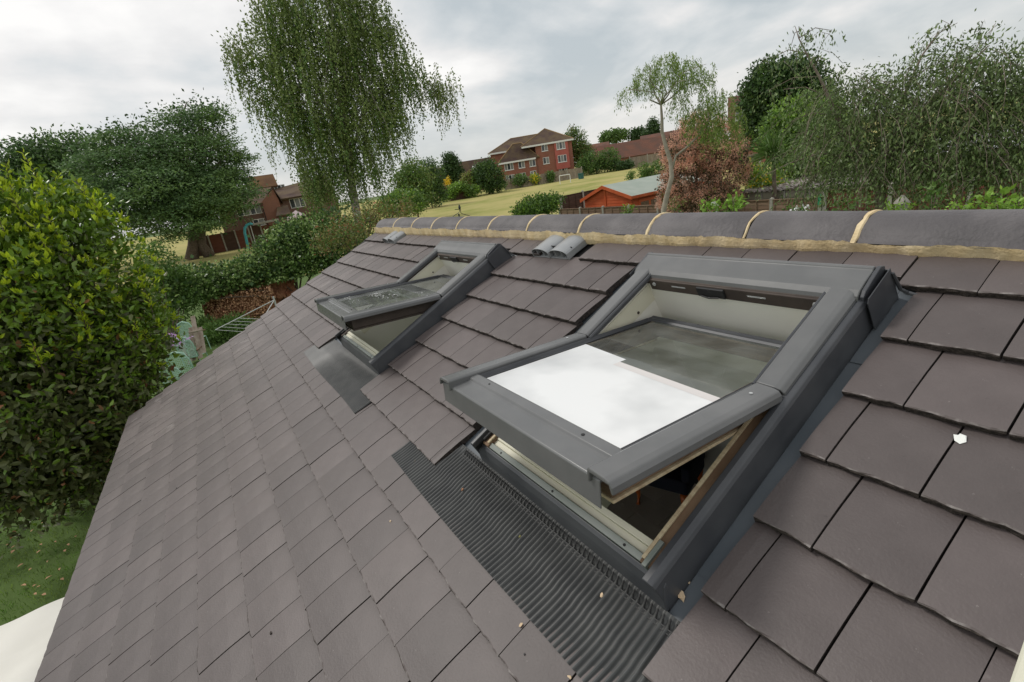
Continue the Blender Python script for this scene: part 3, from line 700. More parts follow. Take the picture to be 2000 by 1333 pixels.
    if near:
        # white sheet under the pane, its upper edge stepped
        prof = [(.117, .447), (.117, .035), (.335, .055), (.335, .082), (Wd - .117, .102), (Wd - .117, .447)]
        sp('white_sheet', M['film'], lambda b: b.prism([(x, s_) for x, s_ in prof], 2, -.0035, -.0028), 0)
        sp('sheet_fold', M['filmedge'], lambda b: (b.add([(.335, .082, -.0024), (Wd - .112, .102, -.0024), (Wd - .112, .132, -.0024), (.335, .112, -.0024)], [(0, 3, 2, 1)]),), 0)
    else:
        sp('inner_bar', M['vent'], lambda b: b.box((.115, .08, -.03), (Wd - .115, .098, -.020)), .001)
        lm_ = leafm('lime_splash', (.8, .8, .78), .05, .9, .0)
        def spl(b):
            r = random.Random(3)
            for cx, cs, nn_, sx, ss in ((.32, .22, 55, .07, .02), (.24, .17, 40, .015, .06), (.2, .38, 20, .1, .012), (.55, .03, 15, .05, .02), (.42, .15, 25, .05, .015)):
                for _ in range(nn_):
                    x = cx + r.gauss(0, sx); s_ = cs + r.gauss(0, ss); a_ = r.uniform(.001, .006)
                    x = min(max(x, .125), Wd - .125); s_ = min(max(s_, -.28), .44)
                    b.add([(x, s_, -.0025), (x + a_ * 1.5, s_ - a_ * .3, -.0025), (x + a_, s_ + a_, -.0025), (x - a_ * .3, s_ + a_ * .6, -.0025)], [(0, 1, 2, 3)])
        o = sp('lime_splashes', lm_, spl, 0); o['kind'] = 'stuff'
    # pleated apron
    pitch = .0172
    u_a, u_b = -.43, 1.02
    n_ = int((u_b - u_a) / pitch) * 6; nv = 10
    V = []; rr = random.Random(5)
    for j in range(nv + 1):
        f = j / nv
        for i in range(n_ + 1):
            x = u_a + (u_b - u_a) * i / n_
            v = 1.036 + f * .228 + .004 * math.sin(x * 5 + 1) * f
            ph_ = 2 * math.pi * (i / 6) + 0
            amp = .0052 * min(1, f * 5 + .15) * (1 if near else (.2 + .8 * min(1, max(0, (x + .1) * 2.2 * (.3 + f)))))
            vr = v + .05
            rowb = -.0225 * (1 - min(1, max(0, (vr - 6 * G_) / G_))) if vr > 6 * G_ else -.034 + (vr - 1.086) * .12
            z = rowb + .0065 + amp * math.sin(ph_) + .0018 * math.sin(x * 9 + f * 4) * f + .0012 * math.exp(-((f - .45) / .2) ** 2)
            sh = .010 * math.sin(f * 2.6) - .004
            V.append((x + sh, -v, z))
    i, j = np.meshgrid(np.arange(n_), np.arange(nv), indexing='xy'); a_ = (j * (n_ + 1) + i).ravel()
    o = link('pleated_apron', mesh('pleated_apron', V, np.stack([a_, a_ + n_ + 1, a_ + n_ + 2, a_ + 1], 1), M['apron'], smooth=True), t)
    # bead of small loops along the apron's head
    def bead(b):
        k_ = int(1.05 / (pitch))
        for q in range(k_):
            x = -.10 + q * pitch; b.tube([(x, 1.050, -.030), (x + pitch * .2, 1.046, -.019), (x + pitch * .45, 1.056, -.017), (x + pitch * .5, 1.064, -.024)], .0022, 5)
        b.box((-.11, 1.064, -.030), (1.0, 1.0665, -.022)); b.box((-.11, 1.0725, -.030), (1.0, 1.0745, -.022))
    if near: part('apron_bead', M['rubber'], bead, bw=0)['kind'] = 'stuff'
    return t
roof_window(4.595, D2R(27.5), True, 'nearer open grey roof window with white sheet under its pane')
roof_window(2.59, D2R(27.5), False, 'farther open grey roof window with splashed green tinted pane')

# ------------------------------------------------------------------ the room below
fl = link('room_floor', mesh('room_floor', [(.52, -2.3, .10), (6.8, -2.3, .10), (6.8, 2.9, .10), (.52, 2.9, .10)], [(0, 1, 2, 3)], M['grout'])); tag(fl, kind='structure')
for k in range(9):
    tw, tl = .60, .30
    for q in range(20):
        x = .6 + k * (tw + .006) + (q % 2) * .3; y = -2.2 + q * (tl + .006)
        if x + tw > 6.8 or y + tl > 2.9 or not (x < 5.2): continue
        if k == 0 and q == 0:
            b = MB(); b.box((0, 0, 0), (tw, tl, .008)); fm0 = mesh('floor_tile', b.V, b.F, M['floor'])
        link('floor_tile', fm0, fl, (x, y, .1))
b = MB()
b.box((.53, -2.25, .1), (.55, 2.85, 2.3)); b.box((6.75, -2.25, .1), (6.78, 2.85, 2.3)); b.box((.53, 2.84, .1), (6.78, 2.86, 2.3))
tag(b.build('room_wall', [M['plaster']], None), kind='structure')
# navy wing chair with orange cabriole leg
cl = onp(1335, 1015, (0, 0, 1), .11)
ch = thing('wing_chair', 'navy armchair with orange wooden leg seen through the nearer roof window', 'chair', (cl[0], cl[1], .11), (0, 0, D2R(20)))
b = MB(); b.box((-.62, .02, .30), (.05, .66, .48)); bev(b.build('seat', [M['navy']], ch, world=False), .04, 3)
b = MB(); b.box((-.62, .55, .48), (.05, .72, 1.05)); bev(b.build('backrest', [M['navy']], ch, world=False), .05, 3)
for x0 in (-.66, -.02):
    b = MB(); b.box((x0, .02, .48), (x0 + .1, .6, .66)); bev(b.build('armrest', [M['navy']], ch, world=False), .03, 3)
for x, y in ((0, .05), (-.56, .05), (0, .6), (-.56, .6)):
    b = MB(); b.tube([(x, y - .03, 0), (x, y - .01, .03), (x, y + .015, .1), (x, y - .01, .2), (x, y, .31)], [.022, .018, .02, .034, .045], 10); b.build('leg', [M['orangewood']], ch, world=False, smooth=True)

# ------------------------------------------------------------------ bits lying on the roof
def chip(x, y, s, label, cat='debris', m_='chip', z=.004, group=None, k=0):
    d = np.array(ray(x, y)); Rm = ROOF.inverted(); o0 = Rm @ Vector(CW); dd = Rm.to_3x3() @ Vector(d)
    t_ = (z - o0.z) / dd.z; q = o0 + dd * t_
    if z == .004:                       # rest it on the sloping face of its tile
        for _ in range(3):
            k_ = math.ceil(-q.y / G_); fr = (k_ * G_ + q.y) / G_; zz_ = -.0225 * fr + .0035 * math.sin(math.pi * fr); q = o0 + dd * ((zz_ - o0.z) / dd.z)
    r = random.Random(int(x * 7 + y)); V = []; n_ = 6
    for h in (0, s * (.03 if m_ == 'paper' else .35)):
        for i in range(n_): a_ = 2 * math.pi * i / n_; rr = s * r.uniform(.4, 1); V.append((rr * math.cos(a_), rr * .7 * math.sin(a_), h + r.uniform(0, s * (.1 if m_ == 'paper' else .3))))
    Fs = [tuple(range(n_))[::-1], tuple(range(n_, 2 * n_))] + [(i, (i + 1) % n_, n_ + (i + 1) % n_, n_ + i) for i in range(n_)]
    o = link('debris', mesh('debris', V, Fs, M[m_])); o.matrix_world = ROOF @ Matrix.Translation(q) @ Matrix.Rotation(r.uniform(0, 6), 4, 'Z')
    tag(o, label, cat, group); return o
chip(1332, 1165, .018, 'larger pale wood chip at the bottom corner of the nearer window', z=-.036); chip(1314, 1172, .007, 'small round wood crumb left of the larger chip by the window', z=-.036)
chip(1345, 1137, .006, 'small brown crumb against the window side flashing', z=-.036)
o = chip(1875, 857, .017, 'scrap of white paper on the right hand tiles', 'paper', 'paper'); o.name = 'paper_scrap'
chip(1018, 1222, .007, 'pale tan chip on a tile joint below the ribbed apron'); chip(763, 1019, .006, 'tiny straw coloured chip left of the ribbed apron')
chip(1025, 1278, .004, 'tiny dark pellet on a tile below the ribbed apron', m_='rubber'); chip(1113, 1323, .007, 'tan chip at the lower edge under the ribbed apron')
chip(904, 957, .008, 'rust brown fragment on the upper part of the ribbed apron', m_='l_rust', z=-.005); chip(1016, 1049, .006, 'olive speck in the middle of the ribbed apron', m_='l_oliv', z=-.005)
chip(1176, 1164, .007, 'yellowish fragment near the lower end of the ribbed apron', m_='chip', z=-.005); chip(777, 1000, .005, 'small black fleck on a tile left of the ribbed apron', m_='rubber')
chip(345, 954, .006, 'small black fleck on the tiles at lower left', m_='rubber'); chip(530, 1238, .009, 'dark grey pellet on the lower left tiles', m_='tile_edge')

# cream frame edge close to the lens at lower right
a_ = CW + ray(2003, 1212) * .42; b_ = CW + ray(1957, 1345) * .42; r_ = RW[0] * .05; f_ = -RW[2] * .03; up = (a_ - b_)
b = MB(); b.quad(b_ - up * .4, b_ - up * .4 + r_, a_ + up * 3 + r_, a_ + up * 3, f_)
o = b.build('window_frame_edge', [M['creamframe']]); bev(o, .004, 3); tag(o, 'cream window frame edge at the extreme lower right corner', 'window frame')

# white canopy, lower left
cz = 1.9; q0 = onp(-60, 1241, (0, 0, 1), cz); q1 = onp(130, 1157, (0, 0, 1), cz); dr = (q1 - q0) / np.linalg.norm(q1 - q0); q1 = q1 + dr * .55
nrm = np.cross(np.array([0, 0, 1.]), dr); 
if nrm[0] < 0: nrm = -nrm
cn = thing('garden_canopy', 'white canvas garden canopy beside the eaves at lower left', 'canopy', (q1 + q0)/2 * np.array([1, 1, 0]))
nx, ny = 26, 20; V = []
Lc = np.linalg.norm(q1 - q0)
for j in range(ny + 1):
    for i in range(nx + 1):
        f, g_ = i / nx, j / ny
        zz_ = .32 * min(g_, 1 - g_) * 2 + .012 * math.sin(f * 19 + g_ * 6) * (.3 + g_) - (.05 if j == 0 else 0) + .006 * math.sin(g_ * 40)
        V.append(q0 + dr * Lc * f + nrm * 2.4 * g_ + np.array([0, 0, zz_]))
i, j = np.meshgrid(np.arange(nx), np.arange(ny), indexing='xy'); ii = (j * (nx + 1) + i).ravel()
link('canvas', mesh('canvas', V, np.stack([ii, ii + 1, ii + nx + 2, ii + nx + 1], 1), M['canvas'], smooth=True), cn, world=True)
for f, g_ in ((.04, .03), (.96, .03), (.04, .97), (.96, .97)):
    p_ = q0 + dr * Lc * f + nrm * 2.4 * g_; b = MB(); b.tube([(p_[0], p_[1], 0), (p_[0], p_[1], cz)], .02, 8); b.build('leg', [M['metal']], cn)

# ================================================================== vegetation
def blob(px, py, D, rx, ry=None, rz=None):           # ellipsoid from photo position, distance and pixel radii
    k = mpp(px, py, D); c = at(px, py, D); ry = ry or rx
    return (c, rx * k, (rz if rz else rx * k), ry * k)
def clumps(blobs, n, shell=.5):
    vol = np.array([b[1] * b[2] * b[3] for b in blobs]) ** .75; pr = vol / vol.sum(); idx = rng.choice(len(blobs), n, p=pr)
    u = unit(n); r = rng.uniform(shell ** 3, 1, n) ** (1 / 3)
    C_ = np.array([blobs[i][0] for i in idx]); S_ = np.array([[blobs[i][1], blobs[i][2], blobs[i][3]] for i in idx])
    # axes: across the view, along the view, up
    f = C_ - CW; f[:, 2] = 0; f /= np.linalg.norm(f, axis=1, keepdims=True); s_ = np.stack([f[:, 1], -f[:, 0], 0 * f[:, 0]], 1)
    out_ = s_ * (u[:, :1] * S_[:, :1]) + f * (u[:, 1:2] * S_[:, 1:2]) + np.array([0, 0, 1.]) * (u[:, 2:3] * S_[:, 2:3])
    return C_ + out_ * r[:, None], out_ / (np.linalg.norm(out_, axis=1, keepdims=True) + 1e-9)
def foliage(blobs, ncl, per, sig, L, wr=.5, shell=.5, up=0., kind='rhomb', flat=1., zmin=None, fold=.1, out_w=.6):
    C_, O_ = clumps(blobs, ncl, shell); n_ = ncl * per
    P_ = np.repeat(C_, per, 0) + np.clip(rng.normal(size=(n_, 3)), -1.5, 1.5) * sig * np.array([1, 1, flat])
    A_ = unit(n_) + np.repeat(O_, per, 0) * out_w + np.array([0, 0, up])
    if zmin is not None: k_ = P_[:, 2] > zmin; P_ = P_[k_]; A_ = A_[k_]; n_ = len(P_)
    return leaves(P_, A_, L * rng.uniform(.6, 1.3, n_), wr, fold, kind)
def strands(starts, dirs, ln, nl, L, wr=.4, sway=.15, outw=.3):
    # hanging twigs: leaves strung along a drooping line; returns leaves and twig poly-lines
    k = len(starts); t_ = np.linspace(0, 1, nl)[None, :, None]; ln = np.asarray(ln).reshape(-1, 1, 1)
    d = dirs.copy(); d[:, 2] = 0; ph = rng.uniform(0, 6, (k, 1, 1)); sw = unit(k)[:, None, :] * np.array([1, 1, 0])
    pth = starts[:, None, :] + d[:, None, :] * ln * outw * (1 - (1 - t_) ** 2) + np.array([0, 0, -1.]) * ln * (t_ ** 1.25) + sw * sway * ln * .3 * np.sin(t_ * 4 + ph) * t_
    P_ = pth.reshape(-1, 3) + rng.normal(size=(k * nl, 3)) * L * .35
    A_ = np.array([0, 0, -1.]) + rng.normal(size=(k * nl, 3)) * .5
    return leaves(P_, A_, L * rng.uniform(.6, 1.25, k * nl), wr), pth
def limbs(b, base, tips, r0, r1=.02, n=5, bow=.15, split=.35, base2=None):
    base = np.array(base, float)
    for tp in tips:
        tp = np.array(tp, float); s_ = base if base2 is None else base + (base2 - base) * random.uniform(split, 1)
        mid = (s_ + tp) / 2 + np.array([random.gauss(0, bow), random.gauss(0, bow), random.uniform(0, bow * 2)]) * np.linalg.norm(tp - s_) * .5
        pts_ = []
        for i in range(n + 1):
            f = i / n; p_ = (1 - f) ** 2 * s_ + 2 * f * (1 - f) * mid + f * f * tp; pts_.append(p_)
        b.tube(pts_, [r0 + (r1 - r0) * (i / n) ** .7 for i in range(n + 1)], 6)
def plant(name, label, cat, base, leafparts, mats, wood=None, woodmat='bark', group=None, pname='foliage'):
    t = thing(name, label, cat, base, group=group)
    if wood is not None and wood.V: wood.build('trunk' if cat == 'tree' else 'stem', [M[woodmat]], t, smooth=True)
    V, Fq, fm = merge([(v, f, i) for i, (v, f) in enumerate(leafparts)])
    o = link(pname, mesh(pname, V, Fq, [M[x] for x in mats], fm), t, world=True); o['kind'] = 'stuff'
    return t
def simple_tree(label, px, py_base, D, blobs, mats, ncl, per, sig, L, wr=.6, shell=.4, name='broadleaf_tree', cat='tree', trunk=.18, woodmat='bark', group=None, up=0, base=None, mix=(.8, .2)):
    bs = [blob(x, y, D + dd, rx, ry) for x, y, rx, ry, dd in blobs]
    g0 = gr(px, py_base) if base is None else np.array(base); c0 = at(px, py_base, D); c0[2] = float(terrain(c0[0], c0[1]))
    wd_ = MB()
    top = max((b_[0] for b_ in bs), key=lambda c: c[2])
    tips = [b_[0] + unit(1)[0] * b_[1] * .4 for b_ in bs for _ in range(3)]
    wd_.tube([c0, (c0 * .5 + bs[0][0] * .5), bs[0][0]], [trunk, trunk * .75, trunk * .3], 8)
    limbs(wd_, c0 + (bs[0][0] - c0) * .45, tips, trunk * .4, .02)
    parts_ = []
    for mi, fr_ in zip(mats, mix): parts_.append(foliage(bs, max(6, int(ncl * fr_)), per, sig, L, wr, shell, up, zmin=float(c0[2])))
    return plant(name, label, cat, c0, parts_, mats, wd_, woodmat, group)

# ---- big laurel on the left, close by
def laurel():
    t = thing('laurel_bush', 'large laurel bush with yellow green young tops and rusty lower leaves at left', 'bush', (-3.0, -3.9, 0))
    wd_ = MB(); 
    bs = []
    #  (px, py, D, rx, ry)
    for x, y, D, rx, ry in ((60, 470, 9.0, 125, 95), (150, 560, 8.7, 130, 140), (30, 620, 8.3, 150, 160), (200, 660, 8.6, 118, 120), (120, 760, 8.3, 165, 130), (230, 770, 8.5, 85, 100), (50, 860, 8.3, 150, 120), (170, 880, 8.6, 90, 85), (-60, 560, 8.8, 150, 230), (-60, 850, 8.6, 140, 140), (180, 935, 8.9, 60, 50), (80, 925, 8.7, 120, 60), (80, 978, 10.2, 120, 34), (175, 962, 10.2, 50, 30), (70, 390, 9.1, 60, 50), (160, 430, 9.0, 60, 50), (250, 640, 8.8, 62, 70)):
        b_ = blob(x, y, D, rx, ry); bs.append(b_)
    b0 = np.array((-4.0, -4.5, 0.0))
    for k in range(5):
        s_ = b0 + np.array([random.uniform(-.4, .4), random.uniform(-.4, .4), 0]); limbs(wd_, s_, [bs[i][0] + unit(1)[0] * .3 for i in random.sample(range(9), 4)], .035, .008, bow=.1)
    wd_.build('stem', [M['bark']], t, smooth=True)
    # leaves: green, young tips at the top and outside, dull shade-darkened and rusty ones low down
    C_, O_ = clumps(bs, 3600, .66); per = 9; n_ = len(C_) * per
    P_ = np.repeat(C_, per, 0) + rng.normal(size=(n_, 3)) * .085
    A_ = unit(n_) * .8 + np.repeat(O_, per, 0) * .5 + np.array([0, 0, .25])
    k_ = P_[:, 2] > .25 + .15 * np.sin(P_[:, 0] * 3) ; P_, A_ = P_[k_], A_[k_]
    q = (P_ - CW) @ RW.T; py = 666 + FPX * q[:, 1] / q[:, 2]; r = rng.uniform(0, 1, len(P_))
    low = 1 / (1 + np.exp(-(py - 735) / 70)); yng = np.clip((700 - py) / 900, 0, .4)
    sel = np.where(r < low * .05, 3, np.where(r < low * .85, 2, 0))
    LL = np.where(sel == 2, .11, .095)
    parts_ = []
    # 300 leaves that stand nearest the lens are parts of their own
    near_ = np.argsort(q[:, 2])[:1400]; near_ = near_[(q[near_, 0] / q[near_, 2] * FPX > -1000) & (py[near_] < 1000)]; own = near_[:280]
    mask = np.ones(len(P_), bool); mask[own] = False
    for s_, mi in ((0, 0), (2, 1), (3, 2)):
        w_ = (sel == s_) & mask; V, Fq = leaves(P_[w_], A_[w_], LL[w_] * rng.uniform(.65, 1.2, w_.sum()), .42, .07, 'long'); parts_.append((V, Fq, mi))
    # young whorls
    nw = 2300; C2, O2 = clumps(bs, nw, .93); q2 = (C2 - CW) @ RW.T; p2 = 666 + FPX * q2[:, 1] / q2[:, 2]
    kk = (p2 < 760 - np.abs(rng.normal(0, 190, nw))) ; C2, O2 = C2[kk] + O2[kk] * .07, O2[kk]; per2 = 7
    P2 = np.repeat(C2, per2, 0) + rng.normal(size=(len(C2) * per2, 3)) * .012; A2 = unit(len(P2)) * .75 + np.repeat(O2 * .5 + np.array([0, 0, .9]), per2, 0)
    V, Fq = leaves(P2, A2, rng.uniform(.05, .095, len(P2)), .38, .1, 'long'); parts_.append((V, Fq, 3))
    # upright shoots breaking the outline
    sh_ = C2[rng.permutation(len(C2))[:170]]; sh_ = sh_[sh_[:, 2] > 2.6]; PP, AA = [], []; wd2 = MB()
    for c_ in sh_:
        hgt = random.uniform(.12, .38); ln_ = np.array([random.gauss(0, .15), random.gauss(0, .15), 1.0]); wd2.tube([c_ - ln_ * .1, c_ + ln_ * hgt], [.006, .003], 4)
        for k in range(int(hgt * 46)):
            a_ = k * 2.4; PP.append(c_ + ln_ * hgt * (k / (hgt * 46))); AA.append((math.cos(a_), math.sin(a_), .9))
    V, Fq = leaves(np.array(PP), np.array(AA), rng.uniform(.06, .1, len(PP)), .38, .1, 'long'); parts_.append((V, Fq, 3)); wd2.build('shoot_stems', [M['bark']], t)['kind'] = 'stuff'
    # hidden inner leaves
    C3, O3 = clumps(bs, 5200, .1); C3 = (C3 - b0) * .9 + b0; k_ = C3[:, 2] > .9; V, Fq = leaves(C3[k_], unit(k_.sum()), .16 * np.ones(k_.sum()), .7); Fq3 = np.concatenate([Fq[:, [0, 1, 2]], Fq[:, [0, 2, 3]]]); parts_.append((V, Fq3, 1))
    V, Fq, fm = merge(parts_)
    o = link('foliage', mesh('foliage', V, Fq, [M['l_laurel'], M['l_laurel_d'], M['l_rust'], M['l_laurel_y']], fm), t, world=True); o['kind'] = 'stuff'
    Ti = wm(t).inverted(); mm_ = {}
    for i in own:
        mk = 'l_laurel' if sel[i] == 0 else ('l_rust' if sel[i] == 3 else 'l_laurel_d')
        if mk not in mm_:
            V, Fq = leaves([(0, 0, 0)], [(0, 0, 1)], [.115], .42, .07, 'long', Sx=np.array([[1., .2, 0]])); mm_[mk] = mesh('leaf', V, Fq, M[mk])
        o = link('leaf', mm_[mk], t); qd = Vector(A_[i]).to_track_quat('Z', 'Y')
        o.matrix_local = Ti @ Matrix.LocRotScale(Vector(P_[i]), qd, Vector([random.uniform(.75, 1.15)] * 3))
laurel()

# ---- ivy hedge over a rusty bank
def ivy():
    spec = [(600, 478, 24.5, 60, 42), (650, 470, 24, 60, 50), (560, 500, 24.5, 62, 48), (520, 530, 24.5, 58, 42), (480, 545, 24.5, 55, 34), (440, 556, 24, 52, 34), (400, 562, 23.5, 45, 40), (365, 575, 23, 40, 50), (610, 530, 23.8, 60, 45), (560, 560, 23.8, 40, 30), (575, 455, 25, 40, 26), (640, 560, 23.8, 40, 40), (335, 600, 22.5, 35, 60)]
    bs = [blob(*s_[:3], s_[3], s_[4], rz=.9) for s_ in spec]
    c = at(500, 560, 24); c[2] = 0
    wd_ = MB(); limbs(wd_, c + np.array([0, 1.5, .2]), [b_[0] for b_ in bs], .05, .02)
    plant('ivy_hedge', 'thick ivy covered hedge with pale leaf edges behind the far roof verge', 'hedge', c,
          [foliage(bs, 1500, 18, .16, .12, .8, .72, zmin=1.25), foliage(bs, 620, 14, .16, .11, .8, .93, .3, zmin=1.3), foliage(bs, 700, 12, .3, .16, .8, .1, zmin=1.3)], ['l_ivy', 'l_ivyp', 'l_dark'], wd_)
    # the bare bank under it
    V = []; nx, ny = 60, 16
    for j in range(ny + 1):
        for i in range(nx + 1):
            x = 380 + 190 * i / nx; D = 24.3 - 0.8 * (1 - j / ny); p_ = at(x, 560 - (x - 400) * .16 + 0, D); p_[2] = -.05 + 1.75 * j / ny
            p_ = p_ + rng.normal(size=3) * .045 + np.array([1, 0, 0]) * .12 * math.sin(j * 1.1 + i * .15); V.append(p_)
    i, j = np.meshgrid(np.arange(nx), np.arange(ny), indexing='xy'); ii = (j * (nx + 1) + i).ravel()
    o = link('earth_bank', mesh('earth_bank', V, np.stack([ii, ii + 1, ii + nx + 2, ii + nx + 1], 1), M['soil'], smooth=True)); tag(o, kind='structure')
    n_ = 2600; xs = rng.uniform(405, 545, n_); P_ = np.array([at(x, 600, 23.2 + rng.uniform(-.6, .5)) for x in xs]); P_[:, 2] = rng.uniform(.0, 1.3, n_) ** 1.3 * .9
    V, Fq = leaves(P_, unit(n_), rng.uniform(.04, .10, n_), .6); o = link('leaf_litter', mesh('leaf_litter', V, Fq, M['deadleaf'])); tag(o, 'dry brown leaf litter on the rusty bank under the ivy', 'leaf litter', kind='stuff')
ivy()
# low plants in the corner garden between bush and verge
def lowplants():
    bs = [blob(430, 640, 20.5, 38, 26, ), blob(395, 600, 22, 26, 30), blob(455, 620, 21, 26, 16)]
    bs = [(np.array([b_[0][0], b_[0][1], .25]), b_[1], b_[2], .35) for b_ in bs]
    c = bs[0][0].copy(); c[2] = 0
    plant('fern_patch', 'low bright green ferns at the foot of the rusty bank', 'plants', c, [foliage(bs, 260, 22, .13, .16, .3, .2, .5, zmin=.0)], ['l_mid'])
    bs = [blob(350, 560, 22.5, 26, 40), blob(325, 610, 22, 20, 50), blob(362, 590, 22, 20, 26), blob(310, 520, 22, 30, 40)]
    c = at(335, 700, 21); c[2] = 0; wd_ = MB(); limbs(wd_, c, [b_[0] for b_ in bs] * 2, .03, .01)
    plant('flowering_shrub', 'loose shrub with small mauve flowers behind the green chairs', 'shrub', c, [foliage(bs, 420, 14, .17, .13, .4, .3, zmin=.1), foliage([blob(347, 665, 17.6, 14, 18), blob(366, 658, 17.6, 5, 5)], 22, 3, .04, .06, .9, .3)], ['l_mid', 'flower'], wd_)
lowplants()
# ---- birch
def birch():
    D = 29; bs = []
    spec = [(640, 60, 95, 90), (560, 40, 60, 80), (700, 30, 60, 80), (525, 115, 60, 60), (462, 105, 28, 18), (620, 170, 110, 110), (730, 120, 75, 90), (785, 155, 50, 45), (838, 165, 28, 20), (565, 205, 50, 60), (700, 240, 100, 90), (625, 290, 62, 70), (750, 235, 40, 50), (650, 365, 50, 50), (715, 330, 42, 50), (612, 350, 26, 50), (530, 10, 40, 40), (650, -60, 90, 60), (745, 45, 25, 50)]
    for x, y, rx, ry in spec: bs.append(blob(x, y, D, rx, ry))
    base = at(703, 470, D); base[2] = 0
    j1 = at(680, 300, D); j2 = at(640, 60, D); j3 = at(590, 120, D); j0 = at(690, 380, D)
    wd_ = MB(); wd_.tube([base, j0, j1, (j1 + j2) / 2, j2], [.26, .21, .17, .12, .05], 10)
    wd_.tube([j1, (j1 + j3) / 2 + np.array([0, 0, .5]), j3], [.12, .08, .03], 7); wd_.tube([at(682, 310, D), at(720, 200, D), at(775, 130, D)], [.11, .07, .02], 7)
    C_, O_ = clumps(bs, 1700, .3)
    limbs(wd_, j1, C_[:46] , .06, .012, base2=j2, split=0, bow=.12)
    starts = C_ + np.array([0, 0, .6]); dirs = O_
    ln = rng.uniform(.7, 2.5, len(C_)); (V1, F1), pth = strands(starts, dirs, ln, 36, .12, .62, outw=.16)
    st2 = C_[::2] + rng.normal(size=(len(C_[::2]), 3)) * .3; (V2, F2), pth2 = strands(st2, O_[::2], rng.uniform(.6, 2, len(st2)), 26, .12, .62, outw=.1)
    edge = [at(x, y, D) for x, y in ((455, 95), (460, 100), (475, 145), (485, 180), (860, 150), (870, 160), (850, 170), (835, 160), (530, 250), (760, 60), (745, 40), (880, 150), (500, 190), (855, 165), (865, 175))]
    e_ = np.repeat(np.array(edge), 9, 0) + rng.normal(size=(len(edge) * 9, 3)) * .35; (V3, F3), p3 = strands(e_, unit(len(e_)), rng.uniform(.6, 2.1, len(e_)), 30, .12, .62, outw=.1)
    for p_ in list(pth[::9]) + list(p3[::2]): wd_.tube(list(p_[::9]), .007, 3)
    t = plant('birch_tree', 'tall weeping silver birch behind the ivy hedge, its crown cut off by the top edge', 'tree', base, [(V1, F1), (V2, F2), (V3, F3), foliage(bs, 1100, 24, .32, .13, .62, .2)], ['l_birch', 'l_mid', 'l_birch', 'l_birch'], wd_, 'birchbark')
birch()
# ---- old acacia and its neighbour
def acacia():
    D = 66; spec = [(340, 262, 50, 36, 0), (395, 250, 42, 36, 0), (265, 300, 62, 46, -2), (370, 310, 80, 50, 0), (430, 330, 52, 36, 1), (230, 340, 62, 50, -3), (310, 370, 95, 50, -4), (400, 380, 85, 50, -2), (435, 372, 40, 34, 0), (260, 400, 70, 45, -4), (345, 430, 65, 40, -4), (415, 420, 40, 30, -1), (380, 222, 50, 22, 0), (195, 310, 36, 28, 0), (240, 268, 34, 20, 0), (215, 275, 30, 18, 0), (470, 335, 18, 10, 0), (482, 355, 14, 10, 0)]
    bs = [blob(x, y, D + dd, rx, ry) for x, y, rx, ry, dd in spec]; base = at(388, 492, D); base[2] = float(terrain(base[0], base[1]))
    wd_ = MB(); c1 = at(378, 420, D); wd_.tube([base + np.array([0, -.9, 0]), base + np.array([0, -.3, 1.5]), c1], [.72, .55, .36], 10); wd_.tube([base + np.array([0, .9, 0]), base + np.array([0, .5, 1.5]), at(392, 400, D)], [.65, .5, .34], 10)
    limbs(wd_, c1, [b_[0] + unit(1)[0] * b_[1] * .5 for b_ in bs for _ in range(3)], .28, .05, bow=.25)
    # flat layered sprays
    parts_ = []
    C_, O_ = clumps(bs, 520, .72); per = 150; n_ = len(C_) * per
    P_ = np.repeat(C_, per, 0) + np.clip(rng.normal(size=(n_, 3)), -1.5, 1.5) * np.array([1.25, 1.25, .22]); P_[:, 2] -= .07 * np.linalg.norm((P_ - np.repeat(C_, per, 0))[:, :2], axis=1) ** 2
    parts_.append(leaves(P_, unit(n_) * np.array([1, 1, .35]), rng.uniform(.18, .34, n_), .5))
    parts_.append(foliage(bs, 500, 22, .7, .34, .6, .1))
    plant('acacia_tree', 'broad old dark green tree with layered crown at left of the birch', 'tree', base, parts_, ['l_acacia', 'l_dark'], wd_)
    D = 78; spec = [(110, 320, 60, 45, 0), (60, 320, 45, 34, 0), (150, 300, 40, 34, 0), (90, 370, 80, 50, 0), (40, 310, 26, 16, 0), (150, 365, 60, 60, 0), (30, 360, 40, 30, 0)]
    simple_tree('lower dark tree at the far left behind the laurel top', 95, 500, D, spec, ['l_dark', 'l_acacia'], 800, 30, .8, .4, .5, name='broadleaf_tree', trunk=.5, mix=(.5, .5))
acacia()

